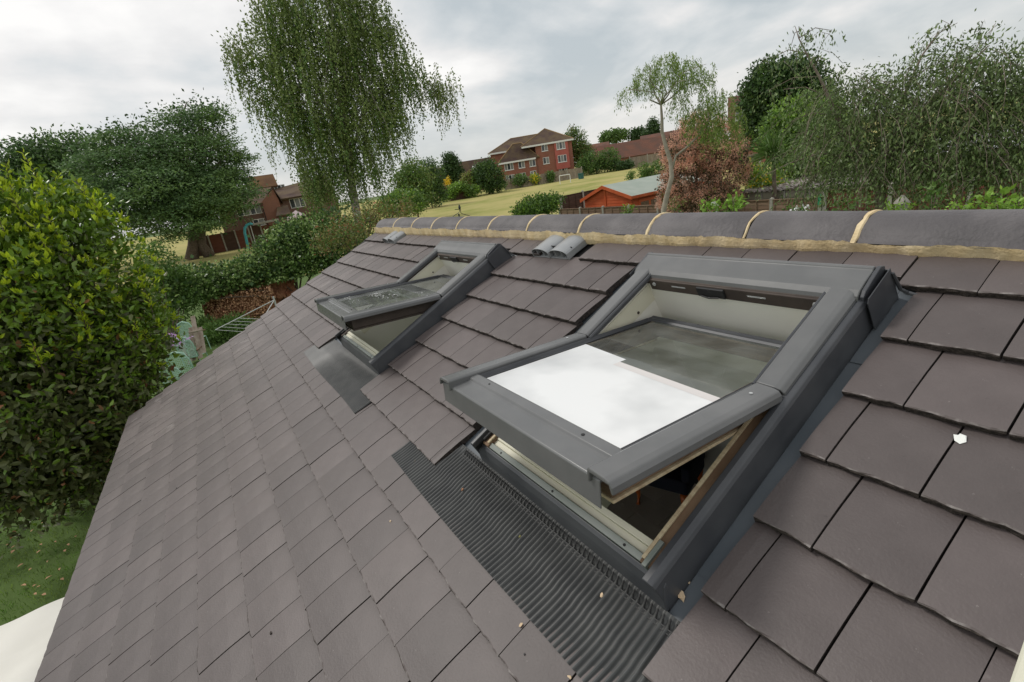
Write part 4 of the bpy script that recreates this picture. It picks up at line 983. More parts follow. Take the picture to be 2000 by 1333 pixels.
# ---- corkscrew willow
def willow():
    D = 19.5; A2 = lambda x, y, d=0: at(x, y, D + d)
    base = A2(1293, 430); base[2] = 0
    wd_ = MB()
    tr_ = [base, A2(1296, 412), A2(1302, 385), A2(1312, 345), A2(1310, 318), A2(1302, 292), A2(1293, 258), A2(1293, 235), A2(1291, 205), A2(1285, 190)]
    wd_.tube(tr_, [.13, .10, .095, .085, .075, .07, .06, .05, .035, .02], 8)
    fork = [A2(1313, 330), A2(1320, 305), A2(1345, 285), A2(1368, 262), A2(1385, 230), A2(1380, 215)]; wd_.tube(fork, [.05, .045, .04, .035, .02, .012], 6)
    for tp in ((1230, 150), (1215, 180), (1260, 130), (1320, 110), (1370, 130), (1390, 160), (1340, 160)):
        s_ = A2(1291, 205); e_ = A2(*tp, random.uniform(-1, 1)); pts_ = [s_ + (e_ - s_) * f + np.array([random.gauss(0, .09), random.gauss(0, .09), .25 * math.sin(f * 3)]) * (f > 0) for f in np.linspace(0, 1, 7)]; wd_.tube(pts_, [.028, .024, .02, .016, .012, .009, .006], 5)
    for tp in ((1350, 200), (1400, 190), (1430, 220), (1420, 250), (1340, 230)):
        s_ = A2(1368, 262); e_ = A2(*tp, random.uniform(-.6, .6)); pts_ = [s_ + (e_ - s_) * f + np.array([random.gauss(0, .06), random.gauss(0, .06), .1]) * (f > 0) for f in np.linspace(0, 1, 6)]; wd_.tube(pts_, [.02, .017, .014, .011, .008, .005], 5)
    bs1 = [blob(x, y, D, rx, ry) for x, y, rx, ry in ((1297, 116, 26, 14), (1262, 140, 26, 16), (1340, 122, 26, 12), (1378, 150, 16, 30), (1232, 168, 20, 10), (1300, 150, 34, 18), (1212, 182, 10, 8), (1385, 125, 8, 6), (1345, 150, 24, 16), (1325, 190, 20, 8))]
    bs2 = [blob(x, y, D, rx, ry) for x, y, rx, ry in ((1395, 195, 34, 24), (1425, 225, 26, 30), (1370, 225, 34, 28), (1400, 245, 34, 22), (1435, 255, 14, 18), (1345, 215, 22, 16))]
    C1, O1 = clumps(bs1, 330, .2); (V1, F1), p1 = strands(C1, O1, rng.uniform(.25, .8, 330), 24, .095, .26, outw=.3, sway=.6)
    C2, O2 = clumps(bs2, 270, .2); (V2, F2), p2 = strands(C2, O2, rng.uniform(.3, .8, 270), 24, .095, .26, outw=.25, sway=.6)
    for p_ in list(p1[::6]) + list(p2[::9]): wd_.tube(list(p_[::6]), .003, 3)
    plant('corkscrew_willow', 'young corkscrew willow with bare twisted pale trunk before the pink bush', 'tree', base, [(V1, F1), (V2, F2)], ['l_willow', 'l_willow'], wd_, 'barkpale')
willow()
# ---- smoke bush
def smoke():
    D = 22.5; spec = [(1370, 260, 42, 34), (1340, 300, 40, 40), (1400, 290, 46, 40), (1350, 350, 52, 45), (1410, 345, 44, 45), (1320, 385, 34, 35), (1375, 395, 60, 36), (1435, 300, 24, 26), (1425, 385, 20, 26), (1310, 320, 22, 34), (1355, 245, 22, 12), (1445, 325, 16, 20)]
    bs = [blob(x, y, D, rx, ry) for x, y, rx, ry in spec]; base = at(1370, 440, D); base[2] = 0; wd_ = MB(); limbs(wd_, base, [b_[0] for b_ in bs] * 2, .06, .015)
    C_, O_ = clumps(bs, 760, .9); per = 70; n_ = len(C_) * per; P_ = np.repeat(C_ + O_ * .06, per, 0) + rng.normal(size=(n_, 3)) * .085
    plant('smoke_bush', 'pink plumed smoke bush behind the twisted willow trunk', 'bush', base, [leaves(P_, unit(n_), rng.uniform(.03, .075, n_), .5), foliage(bs, 520, 18, .16, .10, .7, .3), foliage(bs, 60, 14, .15, .09, .7, .9)], ['l_smoke', 'l_smoked', 'l_oliv'], wd_)
smoke()
# ---- weeping cherry-like tree on the right
def cherry():
    D = 13.5; A2 = lambda x, y, d=0: at(x, y, D + d); base = A2(1735, 460); base[2] = 0
    wd_ = MB()
    wd_.tube([base, A2(1720, 380), A2(1688, 312), A2(1672, 285)], [.12, .10, .085, .07], 9)
    wd_.tube([A2(1672, 285), A2(1650, 262), A2(1632, 225), A2(1618, 190), A2(1600, 150), A2(1575, 105), A2(1560, 75), A2(1553, 52)], [.055, .05, .042, .034, .026, .018, .011, .005], 7)
    wd_.tube([A2(1720, 380), A2(1745, 300), A2(1780, 240), A2(1830, 190), A2(1880, 140), A2(1930, 90)], [.08, .065, .05, .038, .026, .01], 7)
    wd_.tube([A2(1780, 240), A2(1850, 230), A2(1930, 205), A2(2010, 190)], [.045, .035, .025, .015], 6)
    wd_.tube([A2(1690, 312), A2(1600, 300), A2(1540, 320), A2(1490, 345)], [.03, .022, .014, .007], 5)
    wd_.tube([A2(1740, 300), A2(1760, 200), A2(1800, 110), A2(1835, 60)], [.05, .035, .02, .006], 6)
    spec = [(1700, 250, 75, 60), (1790, 200, 80, 70), (1880, 165, 75, 55), (1960, 170, 70, 60), (1835, 120, 40, 32), (1925, 115, 45, 26), (1640, 200, 60, 40), (1740, 310, 80, 44), (1830, 285, 90, 50), (1920, 270, 90, 60), (1990, 220, 60, 70), (1610, 290, 60, 30), (1680, 335, 70, 36), (1870, 340, 80, 24), (1960, 330, 70, 30), (1720, 170, 50, 30), (2030, 165, 45, 60), (2040, 300, 60, 110)]
    bs = [blob(x, y, D, rx, ry) for x, y, rx, ry in spec]
    C_, O_ = clumps(bs, 2100, .35); dirs = O_; ln = rng.uniform(.35, 1.25, len(C_))
    (V1, F1), pth = strands(C_ + np.array([0, 0, .15]), dirs, ln, 14, .088, .34, outw=1.1, sway=.5)
    sprigs = [(1500, 110), (1520, 100), (1560, 52), (1580, 70), (1600, 62), (1540, 85), (1590, 110), (1610, 120), (1500, 175), (1520, 160), (1545, 180), (1570, 175), (1580, 60), (1625, 58), (1560, 95), (1840, 40), (1860, 45), (1920, 42), (1945, 45), (1900, 55), (1815, 60), (1600, 95), (1575, 130), (1530, 120), (1640, 150), (1670, 145), (1700, 150), (1650, 130)]
    S_ = np.array([A2(x, y, random.uniform(-.6, .6)) for x, y in sprigs for _ in range(3)]); (V2, F2), p2 = strands(S_, unit(len(S_)), rng.uniform(.25, .55, len(S_)), 11, .09, .34, outw=1.0, sway=.5)
    for a_, b_ in (((1575, 105), (1505, 115)), ((1560, 75), (1625, 60)), ((1600, 150), (1500, 178)), ((1590, 130), (1610, 118)), ((1560, 62), (1545, 90)), ((1618, 190), (1530, 175)), ((1632, 225), (1690, 150)), ((1632, 225), (1540, 240)), ((1650, 262), (1560, 262)), ((1800, 110), (1870, 45)), ((1880, 140), (1945, 50))):
        s_, e_ = A2(*a_), A2(*b_, random.uniform(-.4, .4)); md = (s_ + e_) / 2 + np.array([0, 0, .12]); wd_.tube([s_, md, e_], [.012, .008, .004], 4)
    for p_ in list(pth[::4]) + list(p2[::2]): wd_.tube(list(p_[::4]), .0045, 3)
    limbs(wd_, A2(1740, 300), C_[:36], .016, .004, bow=.2)
    plant('weeping_cherry', 'large weeping cherry with thin grey twigs filling the right background', 'tree', base, [(V1, F1), (V2, F2), foliage(bs, 1500, 11, .22, .088, .34, .1, -.3), foliage(bs, 160, 3, .3, .085, .34, .8)], ['l_cherry', 'l_cherry', 'l_cherry', 'l_willow'], wd_, 'barkgrey')
cherry()
# ---- trees and shrubs further off on the right
simple_tree('large round dark evergreen oak behind the weeping cherry', 1520, 300, 48, [(1530, 175, 55, 45, 0), (1490, 190, 40, 45, 0), (1570, 180, 45, 45, 0), (1485, 240, 30, 40, 0), (1540, 235, 60, 50, 0), (1500, 150, 28, 20, 0), (1550, 140, 36, 20, 0), (1600, 230, 40, 50, 0), (1475, 210, 22, 30, 0)], ['l_dark', 'l_mid'], 1100, 26, .42, .26, .7, mix=(.88, .12), trunk=.4)
simple_tree('bright green dense shrub between evergreen oak and cherry', 1560, 340, 26, [(1560, 240, 60, 44, 0), (1520, 270, 38, 38, 0), (1600, 250, 50, 45, 0), (1580, 300, 70, 45, 0), (1640, 290, 40, 50, 0)], ['l_bright', 'l_mid'], 800, 22, .2, .16, .6, name='tall_shrub', cat='shrub', mix=(.5, .5), trunk=.08)
def cordyline(label, x, y, D, r, base_y=400):
    c = at(x, y, D); base = at(x + 8, base_y, D); base[2] = 0; wd_ = MB(); wd_.tube([base, (base + c) / 2, c], [.09, .08, .06], 8)
    n_ = 170; A_ = unit(n_) + np.array([0, 0, .25]); A_ /= np.linalg.norm(A_, axis=1, keepdims=True); P_ = np.repeat(c[None], n_, 0) + A_ * .05
    V, Fq = leaves(P_, A_, rng.uniform(.7, 1.1, n_) * r, .06, .02, 'long')
    plant('cordyline_palm', label, 'palm', base, [(V, Fq)], ['l_oliv'] if False else ['l_mid'], wd_)
cordyline('spiky cordyline palm left of the bright green shrub', 1510, 300, 22, .95); cordyline('smaller spiky cordyline palm half hidden under cherry twigs', 1585, 262, 23, .8)
simple_tree('yellow green garden shrub right of the smoke bush', 1470, 380, 24, [(1480, 350, 26, 22, 0), (1500, 370, 30, 18, 0), (1462, 330, 18, 12, 0)], ['l_bright', 'l_yellow'], 200, 18, .15, .12, .6, name='garden_shrub', cat='shrub', mix=(.85, .15), trunk=.04)
def sprout(label, x, y, w_, h_, D=9.0, m_='l_bright', L=.11, fl=False):
    b_ = [blob(x, y, D, w_, h_)]; c = at(x, y, D); c[2] = 0; wd_ = MB(); limbs(wd_, c, [b_[0][0] + unit(1)[0] * b_[0][1] * .6 for _ in range(6)], .012, .005)
    zt_ = b_[0][0][2]; r_ = max(.28, b_[0][1] * .9); low_ = [(np.array([c[0], c[1], zt_ * f]), r_ * g, r_ * g, zt_ * .22) for f, g in ((.18, .8), (.45, 1.), (.72, .9))]
    pr = [foliage(b_, int(10 + w_ * h_ / 60), 9, .07, L, .5, .2, .3, 'rhomb')]
    v2, f2 = foliage(low_, 110, 9, .09, L * 1.15, .5, .2, .2, 'rhomb', zmin=0.); pr.append((v2, f2))
    ms = [m_, 'l_mid']
    if fl: pr.append(foliage(b_, 9, 5, .025, .05, .9, .6)); ms.append('whitefl')
    plant('garden_plant', label, 'plant', c, pr, ms, wd_)
for a_ in (('bright green leafy shoot with white flowers right of smoke bush foot', 1388, 406, 12, 12, 11, 'l_bright', .10, True), ('tall bright green rose shoot above the ridge near the pale garage', 1430, 400, 26, 16, 11, 'l_bright', .11), ('small shoot with one white rose against the brown fence', 1560, 410, 18, 8, 11, 'l_mid', .08, True),
           ('low glossy green shrub top above the ridge beside the fence post', 1655, 402, 38, 10, 10, 'l_mid', .07), ('small green shoot left of the grey stone ornament', 1738, 410, 10, 7, 9, 'l_bright', .06), ('small yellow green tuft just above the ridge', 1772, 413, 12, 4, 9, 'l_bright', .05), ('short leafy tuft in front of the red brown fence', 1878, 410, 24, 6, 8, 'l_bright', .06),
           ('large leaved bright green plant left of the corner plant', 1938, 400, 20, 16, 8, 'l_bright', .08), ('bright green leafy plant at the right edge above the ridge', 1990, 406, 28, 9, 8, 'l_bright', .07), ('slender dark green sapling before the red brown fence', 1825, 385, 10, 28, 10, 'l_mid', .08), ('pale climbing shoots over the low fence below the shed', 1225, 408, 14, 8, 23, 'l_bright', .12), ('thin yellow green stems growing against the willow foot', 1320, 402, 16, 10, 18, 'l_oliv', .1)): sprout(*a_)
# shrubs just beyond the ridge on the left of the field
simple_tree('dense climbing shrub left of the dark garden fence', 1050, 420, 26, [(1050, 402, 40, 16, 0), (1075, 395, 22, 16, 0), (1030, 412, 28, 10, 0)], ['l_mid', 'l_bright'], 330, 18, .16, .13, .6, name='climbing_shrub', cat='shrub', mix=(.7, .3), trunk=.03)
simple_tree('leggy olive and orange tinted shrub below the birch by the verge', 700, 470, 20, [(690, 450, 50, 26, 0), (735, 430, 34, 20, 0), (650, 470, 40, 22, 0), (720, 415, 20, 14, 0), (780, 412, 34, 14, 0)], ['l_oliv', 'l_mid', 'l_rust'], 420, 12, .2, .10, .5, name='garden_shrub', cat='shrub', mix=(.55, .3, .15), trunk=.03)
# round the field
FT = [
 ('dark bushy tree at the left end of the field', 842, 395, 84, [(840, 345, 24, 32, 0), (850, 375, 20, 22, 0), (822, 370, 20, 28, 0)], ['l_dark', 'l_mid'], 420, .4, .3),
 ('mid green hanging tree beside the birch skirt', 812, 405, 62, [(810, 350, 30, 36, 0), (815, 385, 26, 22, 0), (790, 370, 26, 30, 0)], ['l_mid', 'l_birch'], 420, .4, .28),
 ('bright green undergrowth below the birch', 780, 412, 44, [(790, 395, 36, 20, 0), (765, 402, 26, 14, 0)], ['l_mid', 'l_bright'], 260, .3, .2),
 ('dark conical conifer before the orange brown house', 882, 350, 118, [(882, 340, 22, 16, 0), (881, 325, 17, 14, 0), (878, 310, 10, 9, 0)], ['l_dark', 'l_dark'], 340, .5, .4),
 ('tall dense dark bush left of the brick block', 955, 375, 98, [(955, 345, 28, 26, 0), (965, 362, 20, 14, 0), (940, 335, 16, 16, 0), (950, 325, 16, 10, 0)], ['l_dark', 'l_mid'], 420, .45, .34),
 ('olive green shrub leaning from the dark bush', 925, 370, 100, [(925, 358, 18, 14, 0), (912, 348, 12, 8, 0), (930, 340, 12, 8, 0)], ['l_oliv', 'l_bright'], 170, .4, .34),
 ('light green shrub left of the garden wall', 880, 388, 96, [(880, 378, 11, 9, 0), (892, 366, 12, 6, 0), (868, 385, 8, 8, 0)], ['l_bright', 'l_mid'], 120, .35, .3),
 ('low bright shrub right of the garden wall', 912, 378, 96, [(922, 374, 14, 9, 0), (906, 364, 8, 5, 0)], ['l_mid', 'l_bright'], 120, .35, .3),
 ('tall loose tree right of the brick block', 1128, 325, 128, [(1125, 275, 18, 22, 0), (1135, 300, 20, 22, 0), (1118, 262, 9, 10, 0), (1118, 310, 14, 14, 0)], ['l_mid', 'l_oliv'], 300, .6, .42),
 ('broad green bush row beyond the goal', 1165, 335, 112, [(1160, 318, 26, 18, 0), (1190, 312, 22, 18, 0), (1145, 325, 16, 14, 0), (1200, 325, 14, 12, 0)], ['l_mid', 'l_dark'], 380, .45, .34),
 ('clipped dark hedge piece left of the grey fence', 1222, 332, 110, [(1215, 325, 12, 7, 0), (1227, 322, 8, 6, 0)], ['l_dark', 'l_dark'], 120, .3, .3),
 ('round green far tree above the low roofs', 1200, 290, 190, [(1200, 267, 26, 8, 0), (1185, 270, 12, 7, 0)], ['l_mid', 'l_mid'], 180, .8, .7),
 ('dark far tree left of the pointed one', 1250, 290, 190, [(1245, 264, 14, 9, 0), (1257, 268, 10, 6, 0)], ['l_dark', 'l_dark'], 140, .8, .7),
 ('pointed dark far tree on the skyline', 1276, 290, 180, [(1276, 256, 13, 12, 0), (1275, 242, 7, 8, 0), (1268, 262, 9, 6, 0)], ['l_dark', 'l_dark'], 150, .7, .6),
 ('thin sapling group behind the shed roof', 1265, 352, 70, [(1262, 338, 12, 14, 0), (1284, 335, 12, 16, 0)], ['l_mid', 'l_mid'], 90, .35, .26),
 ('small staked sapling left of the sapling group', 1236, 354, 62, [(1232, 346, 5, 8, 0)], ['l_mid', 'l_mid'], 16, .25, .2),
 ('small bush against the grey fence left of the goal', 1020, 360, 104, [(1015, 353, 14, 8, 0)], ['l_mid', 'l_dark'], 90, .35, .3),
 ('yellow green bush against the grey fence', 1045, 355, 104, [(1045, 350, 7, 7, 0)], ['l_bright', 'l_yellow'], 50, .35, .3),
 ('narrow bush at the fence just left of the goal', 1075, 351, 104, [(1075, 345, 6, 8, 0)], ['l_mid', 'l_dark'], 50, .35, .3),
]
for lab, x, yb, D, bl, ms, ncl, sg, L in FT:
    simple_tree(lab, x, yb, D, bl, ms, ncl, 20, sg, L, .65, .35, name='leafy_bush' if 'bush' in lab or 'shrub' in lab or 'hedge' in lab else ('conifer_tree' if 'conifer' in lab else 'broadleaf_tree'), cat='bush' if 'bush' in lab else ('shrub' if 'shrub' in lab or 'undergrowth' in lab or 'sapling' in lab else ('hedge' if 'hedge' in lab else 'tree')), trunk=.12, mix=(.7, .3))
# small yellow shrub
simple_tree('small golden yellow shrub seen between dark bushes', 873, 368, 104, [(873, 356, 5, 7, 0)], ['l_yellow', 'l_yellow'], 24, 14, .25, .24, .7, name='golden_shrub', cat='shrub', trunk=.05)

# ================================================================== buildings beyond
def bframe(px, py, D):                     # local frame on the level: x to the right across the view, y away, z up
    o = at(px, py, D); d = o - CW; d[2] = 0; d /= np.linalg.norm(d); r = np.array([d[1], -d[0], 0])
    o[2] = float(terrain(o[0], o[1])); return o, r, d
def win(parent, b2w, x0, x1, z0, z1, y, lights=2, fm='upvc', pn='pane', sill=True, rot=None):
    # one window as a part with its panes as sub-parts; y is the wall face, frame stands 3 cm proud
    T_ = lambda v: b2w(v)
    b = MB(T_); f = .07
    b.box((x0, y - .04, z0), (x1, y + .05, z0 + f)); b.box((x0, y - .04, z1 - f), (x1, y + .05, z1)); b.box((x0, y - .04, z0 + f), (x0 + f, y + .05, z1 - f)); b.box((x1 - f, y - .04, z0 + f), (x1, y + .05, z1 - f))
    for i in range(1, lights): xm = x0 + (x1 - x0) * i / lights; b.box((xm - .05, y - .04, z0 + f), (xm + .05, y + .05, z1 - f))
    if sill: b.box((x0 - .08, y - .10, z0 - .09), (x1 + .08, y + .02, z0 - .003))
    o = b.build('window', [M[fm]], parent)
    for i in range(lights):
        xa = x0 + (x1 - x0) * i / lights + .06; xb = x0 + (x1 - x0) * (i + 1) / lights - .06
        c_ = MB(T_); c_.box((xa, y - .012, z0 + .06), (xb, y + .02, z1 - .06)); me = mesh('pane', np.array(c_.V), c_.F, M[pn if i != lights // 2 else ('net' if pn == 'pane' else 'pane')]); q = link('pane', me); q.parent = o; q.matrix_local = (wm(parent) @ o.matrix_local).inverted() if False else Matrix.Identity(4) 
    return o
def mk_b2w(o, r, d): return lambda v: tuple(o + r * v[0] + d * v[1] + np.array([0, 0, v[2]]))
def hip(b, x0, x1, y0, y1, z, h, oh=.45, t_=.14, mi=0):
    x0 -= oh; x1 += oh; y0 -= oh; y1 += oh; w_, l_ = x1 - x0, y1 - y0
    if w_ >= l_: r0, r1 = (x0 + l_ / 2, (y0 + y1) / 2, z + h), (x1 - l_ / 2, (y0 + y1) / 2, z + h)
    else: r0, r1 = ((x0 + x1) / 2, y0 + w_ / 2, z + h), ((x0 + x1) / 2, y1 - w_ / 2, z + h)
    vs = [(x0, y0, z), (x1, y0, z), (x1, y1, z), (x0, y1, z), r0, r1, (x0, y0, z - t_), (x1, y0, z - t_), (x1, y1, z - t_), (x0, y1, z - t_)]
    if w_ >= l_: fs = [(0, 1, 5, 4), (1, 2, 5), (2, 3, 4, 5), (3, 0, 4)]
    else: fs = [(0, 1, 4), (1, 2, 5, 4), (2, 3, 5), (3, 0, 4, 5)]
    fs += [(6, 7, 1, 0), (7, 8, 2, 1), (8, 9, 3, 2), (9, 6, 0, 3), (9, 8, 7, 6)]
    b.add(vs, fs, mi)
    e = [(vs[0], r0), (vs[3], r0 if w_ >= l_ else r1), (vs[1], r1 if w_ >= l_ else r0), (vs[2], r1), (r0, r1)]
    return e
def block():
    o, r, d = bframe(1050, 330, 115); b2 = mk_b2w(o, r, d)
    k = 1 / mpp(1050, 330, 115)
    Lw = lambda x, y: (lambda P_: (float((P_ - o) @ r), float(P_[2] - o[2])))(onp(x, y, tuple(d), float(d @ o)))
    t = thing('apartment_block', 'three storey red brick block with brown hipped roof beyond the field', 'building', o)
    xe = Lw(1119, 272); xw = Lw(973, 319); xm = Lw(1050, 308); e3 = Lw(1060, 281)[1]; e2 = Lw(1010, 314)[1]; ax = Lw(1066, 248)
    X1 = xe[0] - .35; XL = xw[0] + .4
    b = MB(b2); b.box((.0, 0, -1), (X1, 9, e3)); b.build('wall', [M['brick']], t)
    b = MB(b2); b.box((XL, .02, -1), (-.001, 6, e2)); b.build('wall', [M['brick']], t)
    b = MB(b2); b.box((XL - 2.4, 6.01, -1), (X1 - .02, 16, e3)); b.build('wall', [M['brick']], t)
    b = MB(b2); b.box((-2.2, 2.5, e2), (-.002, 6, e3)); b.build('wall', [M['brick']], t)
    bx0, bx1 = Lw(1084, 300)[0], Lw(1111, 300)[0]
    b = MB(b2); b.box((bx0, -.35, Lw(1098, 330)[1]), (bx1, -.002, e3 - .002)); b.build('bay_panel', [M['brickpink']], t)
    def rf(fn, nm='roof'):
        b = MB(b2); e = fn(b); oo = b.build(nm, [M['roofbr']], t)
        c = MB(b2)
        for p_, q in e: c.tube([np.array(p_) + (0, 0, .03), np.array(q) + (0, 0, .03)], .11, 5)
        h_ = c.build('hip_tiles', [M['hip']], None); h_.parent = oo; h_.matrix_local = Matrix.Identity(4)
        return oo
    rf(lambda b: hip(b, -2.6, X1, 0, 11, e3 + .02, ax[1] - e3))
    rf(lambda b: hip(b, XL - 2.4, X1 - 1, 6, 16, e3 + .01, ax[1] - e3 - .5))
    rf(lambda b: hip(b, XL, .3, 0, 6.4, e2 + .02, Lw(1000, 281)[1] - e2))
    b = MB(b2)
    for x0, x1, y0, z in ((-2.9, X1 + .47, -.47, e3), (XL - .4, -.1, -.47, e2)): b.box((x0, y0 - .05, z - .32), (x1, y0, z + .02))
    b.box((XL - 2.9, 5.45, e3 - .32), (-2.8, 5.5, e3 + .02)); b.build('fascia', [M['upvc']], t)
    for (x, y, wpx, hpx, n_, yy, pn) in ((1063.5, 289, 1.35, 1.35, 2, 0, 'pane'), (1066.7, 314, 1.35, 1.35, 2, 0, 'pane'), (1095, 284.7, 1.9, 1.45, 3, -.35, 'net'), (1098, 310, 1.9, 1.45, 3, -.35, 'pane'), (1100, 331, 1.9, 1.3, 3, 0, 'net'), (994, 326, 2.0, 1.45, 3, .02, 'net'), (1018.7, 322, 1.4, 1.4, 2, .02, 'pane'), (1040, 319, 1.35, 1.35, 2, .02, 'net'), (997, 348, 2.0, 1.3, 3, .02, 'net'), (1021, 344, 1.4, 1.3, 2, .02, 'net'), (1042, 340, 1.35, 1.3, 2, .02, 'net')):
        cx, cz_ = Lw(x, y); win(t, b2, cx - wpx / 2, cx + wpx / 2, cz_ - hpx / 2, cz_ + hpx / 2, yy, n_, pn=pn)
    b = MB(b2); b.tube([(.05, -.08, 0), (.05, -.08, e3 - .3)], .06, 6); b.build('downpipe', [M['brickbrown']], t)
block()
def cottage(label, px, py, D, x0, x1, y1, eave, ridge, wallm, roofm, wins=(), axis=0, group=None, chim=None, turn=0):
    o, r, d = bframe(px, py, D)
    if turn: c_, s_ = math.cos(turn), math.sin(turn); r, d = r * c_ + d * s_, d * c_ - r * s_
    b2 = mk_b2w(o, r, d); t = thing('house', label, 'house', o, group=group)
    b = MB(b2)
    if axis == 0:
        ym = y1 / 2; b.prism([(0, -1), (y1, -1), (y1, eave), (ym, ridge - .15), (0, eave)], 0, x0, x1)
    else:
        xm = (x0 + x1) / 2; b.prism([(x0, -1), (x1, -1), (x1, eave), (xm, ridge - .15), (x0, eave)], 1, 0, y1)
    b.build('wall', [M[wallm]], t)
    b = MB(b2); s_ = (ridge - eave) / ((y1 / 2) if axis == 0 else (x1 - x0) / 2); oh = .4
    if axis == 0:
        b.prism([(-oh, eave - oh * s_), (y1 / 2, ridge), (y1 + oh, eave - oh * s_), (y1 + oh, eave - oh * s_ + .18), (y1 / 2, ridge + .18), (-oh, eave - oh * s_ + .18)], 0, x0 - .3, x1 + .3)
    else:
        b.prism([(x0 - oh, eave - oh * s_), (xm, ridge), (x1 + oh, eave - oh * s_), (x1 + oh, eave - oh * s_ + .18), (xm, ridge + .18), (x0 - oh, eave - oh * s_ + .18)], 1, -.3, y1 + .3)
    rf = b.build('roof', [M[roofm]], t)
    if chim:
        c = MB(b2); c.box((chim - .35, y1 / 2 - .3, ridge - .5), (chim + .35, y1 / 2 + .3, ridge + 1.1)); h_ = c.build('chimney', [M[wallm]], None); h_.parent = rf; h_.matrix_local = Matrix.Identity(4)
    for a_ in wins: win(t, b2, *a_)
    return t, b2, o
# left: terrace seen between tree and birch
def left_houses():
    D = 74; o, r, d = bframe(520, 430, D); Lw = lambda x, y, yy=0: (lambda P_: (float((P_ - o) @ r), float(P_[2] - o[2])))(onp(x, y, tuple(d), float(d @ o) + yy))
    b2 = mk_b2w(o, r, d)
    t = thing('terraced_house', 'brown brick terraced house left of the birch with projecting gable wing', 'house', o)
    a_ = Lw(489, 401); c_ = Lw(519, 397); ez_ = a_[1]
    b = MB(b2); b.box((Lw(430, 430)[0], 0, -1), (Lw(522, 430)[0], 8, ez_)); b.build('wall', [M['brickbrown']], t)
    g0 = Lw(518, 430)[0]; g1 = Lw(556, 430)[0]; pk = Lw(533, 370, 1)
    b = MB(b2); gx0, gx1 = g0 + .001, g1; b.prism([(gx0, -1), (gx1, -1), (gx1, Lw(552, 391)[1]), ((pk[0]), pk[1]), (gx0, ez_)], 1, -.4, 7); b.build('wall', [M['brickorange']], t)
    b = MB(b2); hx = Lw(610, 430)[0]; b.box((g1 + .001, 1.0, -1), (hx + 4, 8, Lw(580, 385)[1])); b.build('wall', [M['brickbrown']], t)
    zt_ = Lw(560, 362, 6)[1]; b = MB(b2); b.box((Lw(505, 430)[0], 6, ez_), (Lw(562, 430)[0], 9.9, zt_)); b.build('wall', [M['brickbrown']], t)
    # roofs: main slope, gable wing, upper roof
    def slab(pts, m_='roofbr'):
        b = MB(b2); b.quad(*pts, t=(0, 0, .18)); return b.build('roof', [M[m_]], t)
    x430 = Lw(430, 430)[0]
    slab([(x430, -.5, ez_ - .15), (g0 + .3, -.5, ez_ - .15), (pk[0], 5, pk[1] + .3), (x430, 5, pk[1] + .3)])
    slab([(pk[0], -.7, pk[1] + .02), (gx1 + .4, -.7, Lw(556, 394)[1] - .2), (gx1 + .4, 7, Lw(556, 394)[1] - .2), (pk[0], 7, pk[1] + .02)])
    slab([(gx1 - .6, .4, Lw(560, 390)[1]), (hx + 4, .4, Lw(590, 384)[1]), (hx + 4, 6, Lw(590, 360)[1] + .8), (gx1 - .6, 6, Lw(562, 366)[1])])
    zr = Lw(560, 348, 9)[1]; slab([(Lw(500, 430)[0], 5.6, zt_ - .05), (Lw(566, 430)[0], 5.6, zt_ - .05), (Lw(564, 430)[0], 8.5, zr + .6), (Lw(505, 430)[0], 8.5, zr + .6)], 'roofor')
    slab([(Lw(505, 430)[0], 8.6, zr + .55), (Lw(564, 430)[0], 8.6, zr + .55), (Lw(566, 430)[0], 11.5, zt_), (Lw(500, 430)[0], 11.5, zt_)], 'roofor')
    # lean-to
    l0, l1 = Lw(541, 430)[0], Lw(570, 430)[0]; slab([(l0, -2.6, Lw(541, 425, -2.6)[1]), (l1, -2.6, Lw(570, 420, -2.6)[1]), (l1, -.2, Lw(566, 403)[1]), (l0 + .5, -.2, Lw(545, 406)[1])])
    b = MB(b2); b.box((l0 + .2, -2.3, -1), (l1, -.45, Lw(555, 421, -2.3)[1] - .1)); b.build('lean_to_wall', [M['brickbrown']], t)
    for (x, y, wm_, hm, n_, yy) in ((503.5, 408, 1.9, 1.25, 3, 0), (581, 396.5, 1.9, 1.25, 3, 1.0), (475, 413, 1.5, 1.2, 2, 0), (536, 369, .9, .85, 2, 6), (549.5, 367, 1.0, .85, 2, 6), (511, 434, 2.0, .9, 3, 0), (551.6, 383, .5, .6, 1, 6)):
        cx, cz_ = Lw(x, y, yy); win(t, b2, cx - wm_ / 2, cx + wm_ / 2, cz_ - hm / 2, cz_ + hm / 2, yy, n_, sill=False)
    b = MB(b2); b.tube([Lw2 for Lw2 in [(g0 + .15, -.5, -.5), (g0 + .15, -.5, ez_ - .2)]], .06, 6); b.build('downpipe', [M['rubber']], t)
    # gazebo, garden wall, arch pole
    D = 66; g = bframe(578, 425, D); b3 = mk_b2w(*g); L3 = lambda x, y: (lambda P_: (float((P_ - g[0]) @ g[1]), float(P_[2] - g[0][2])))(onp(x, y, tuple(g[2]), float(g[2] @ g[0])))
    t = thing('gazebo', 'pale pink canvas gazebo in front of the terraced house', 'gazebo', g[0])
    p0, p1, p2 = L3(560, 426), L3(597, 420), L3(577, 411)
    b = MB(b3); b.add([(p0[0], -1.5, p0[1]), (p1[0], -1.5, p1[1]), (p1[0], 1.5, p1[1]), (p0[0], 1.5, p0[1]), (p2[0], 0, p2[1]), (p0[0], -1.5, p0[1] - .25), (p1[0], -1.5, p1[1] - .25), (p1[0], 1.5, p1[1] - .25), (p0[0], 1.5, p0[1] - .25)],
              [(0, 1, 4), (1, 2, 4), (2, 3, 4), (3, 0, 4), (5, 6, 1, 0), (6, 7, 2, 1), (7, 8, 3, 2), (8, 5, 0, 3)]); b.build('canopy', [M['pinkc']], t)
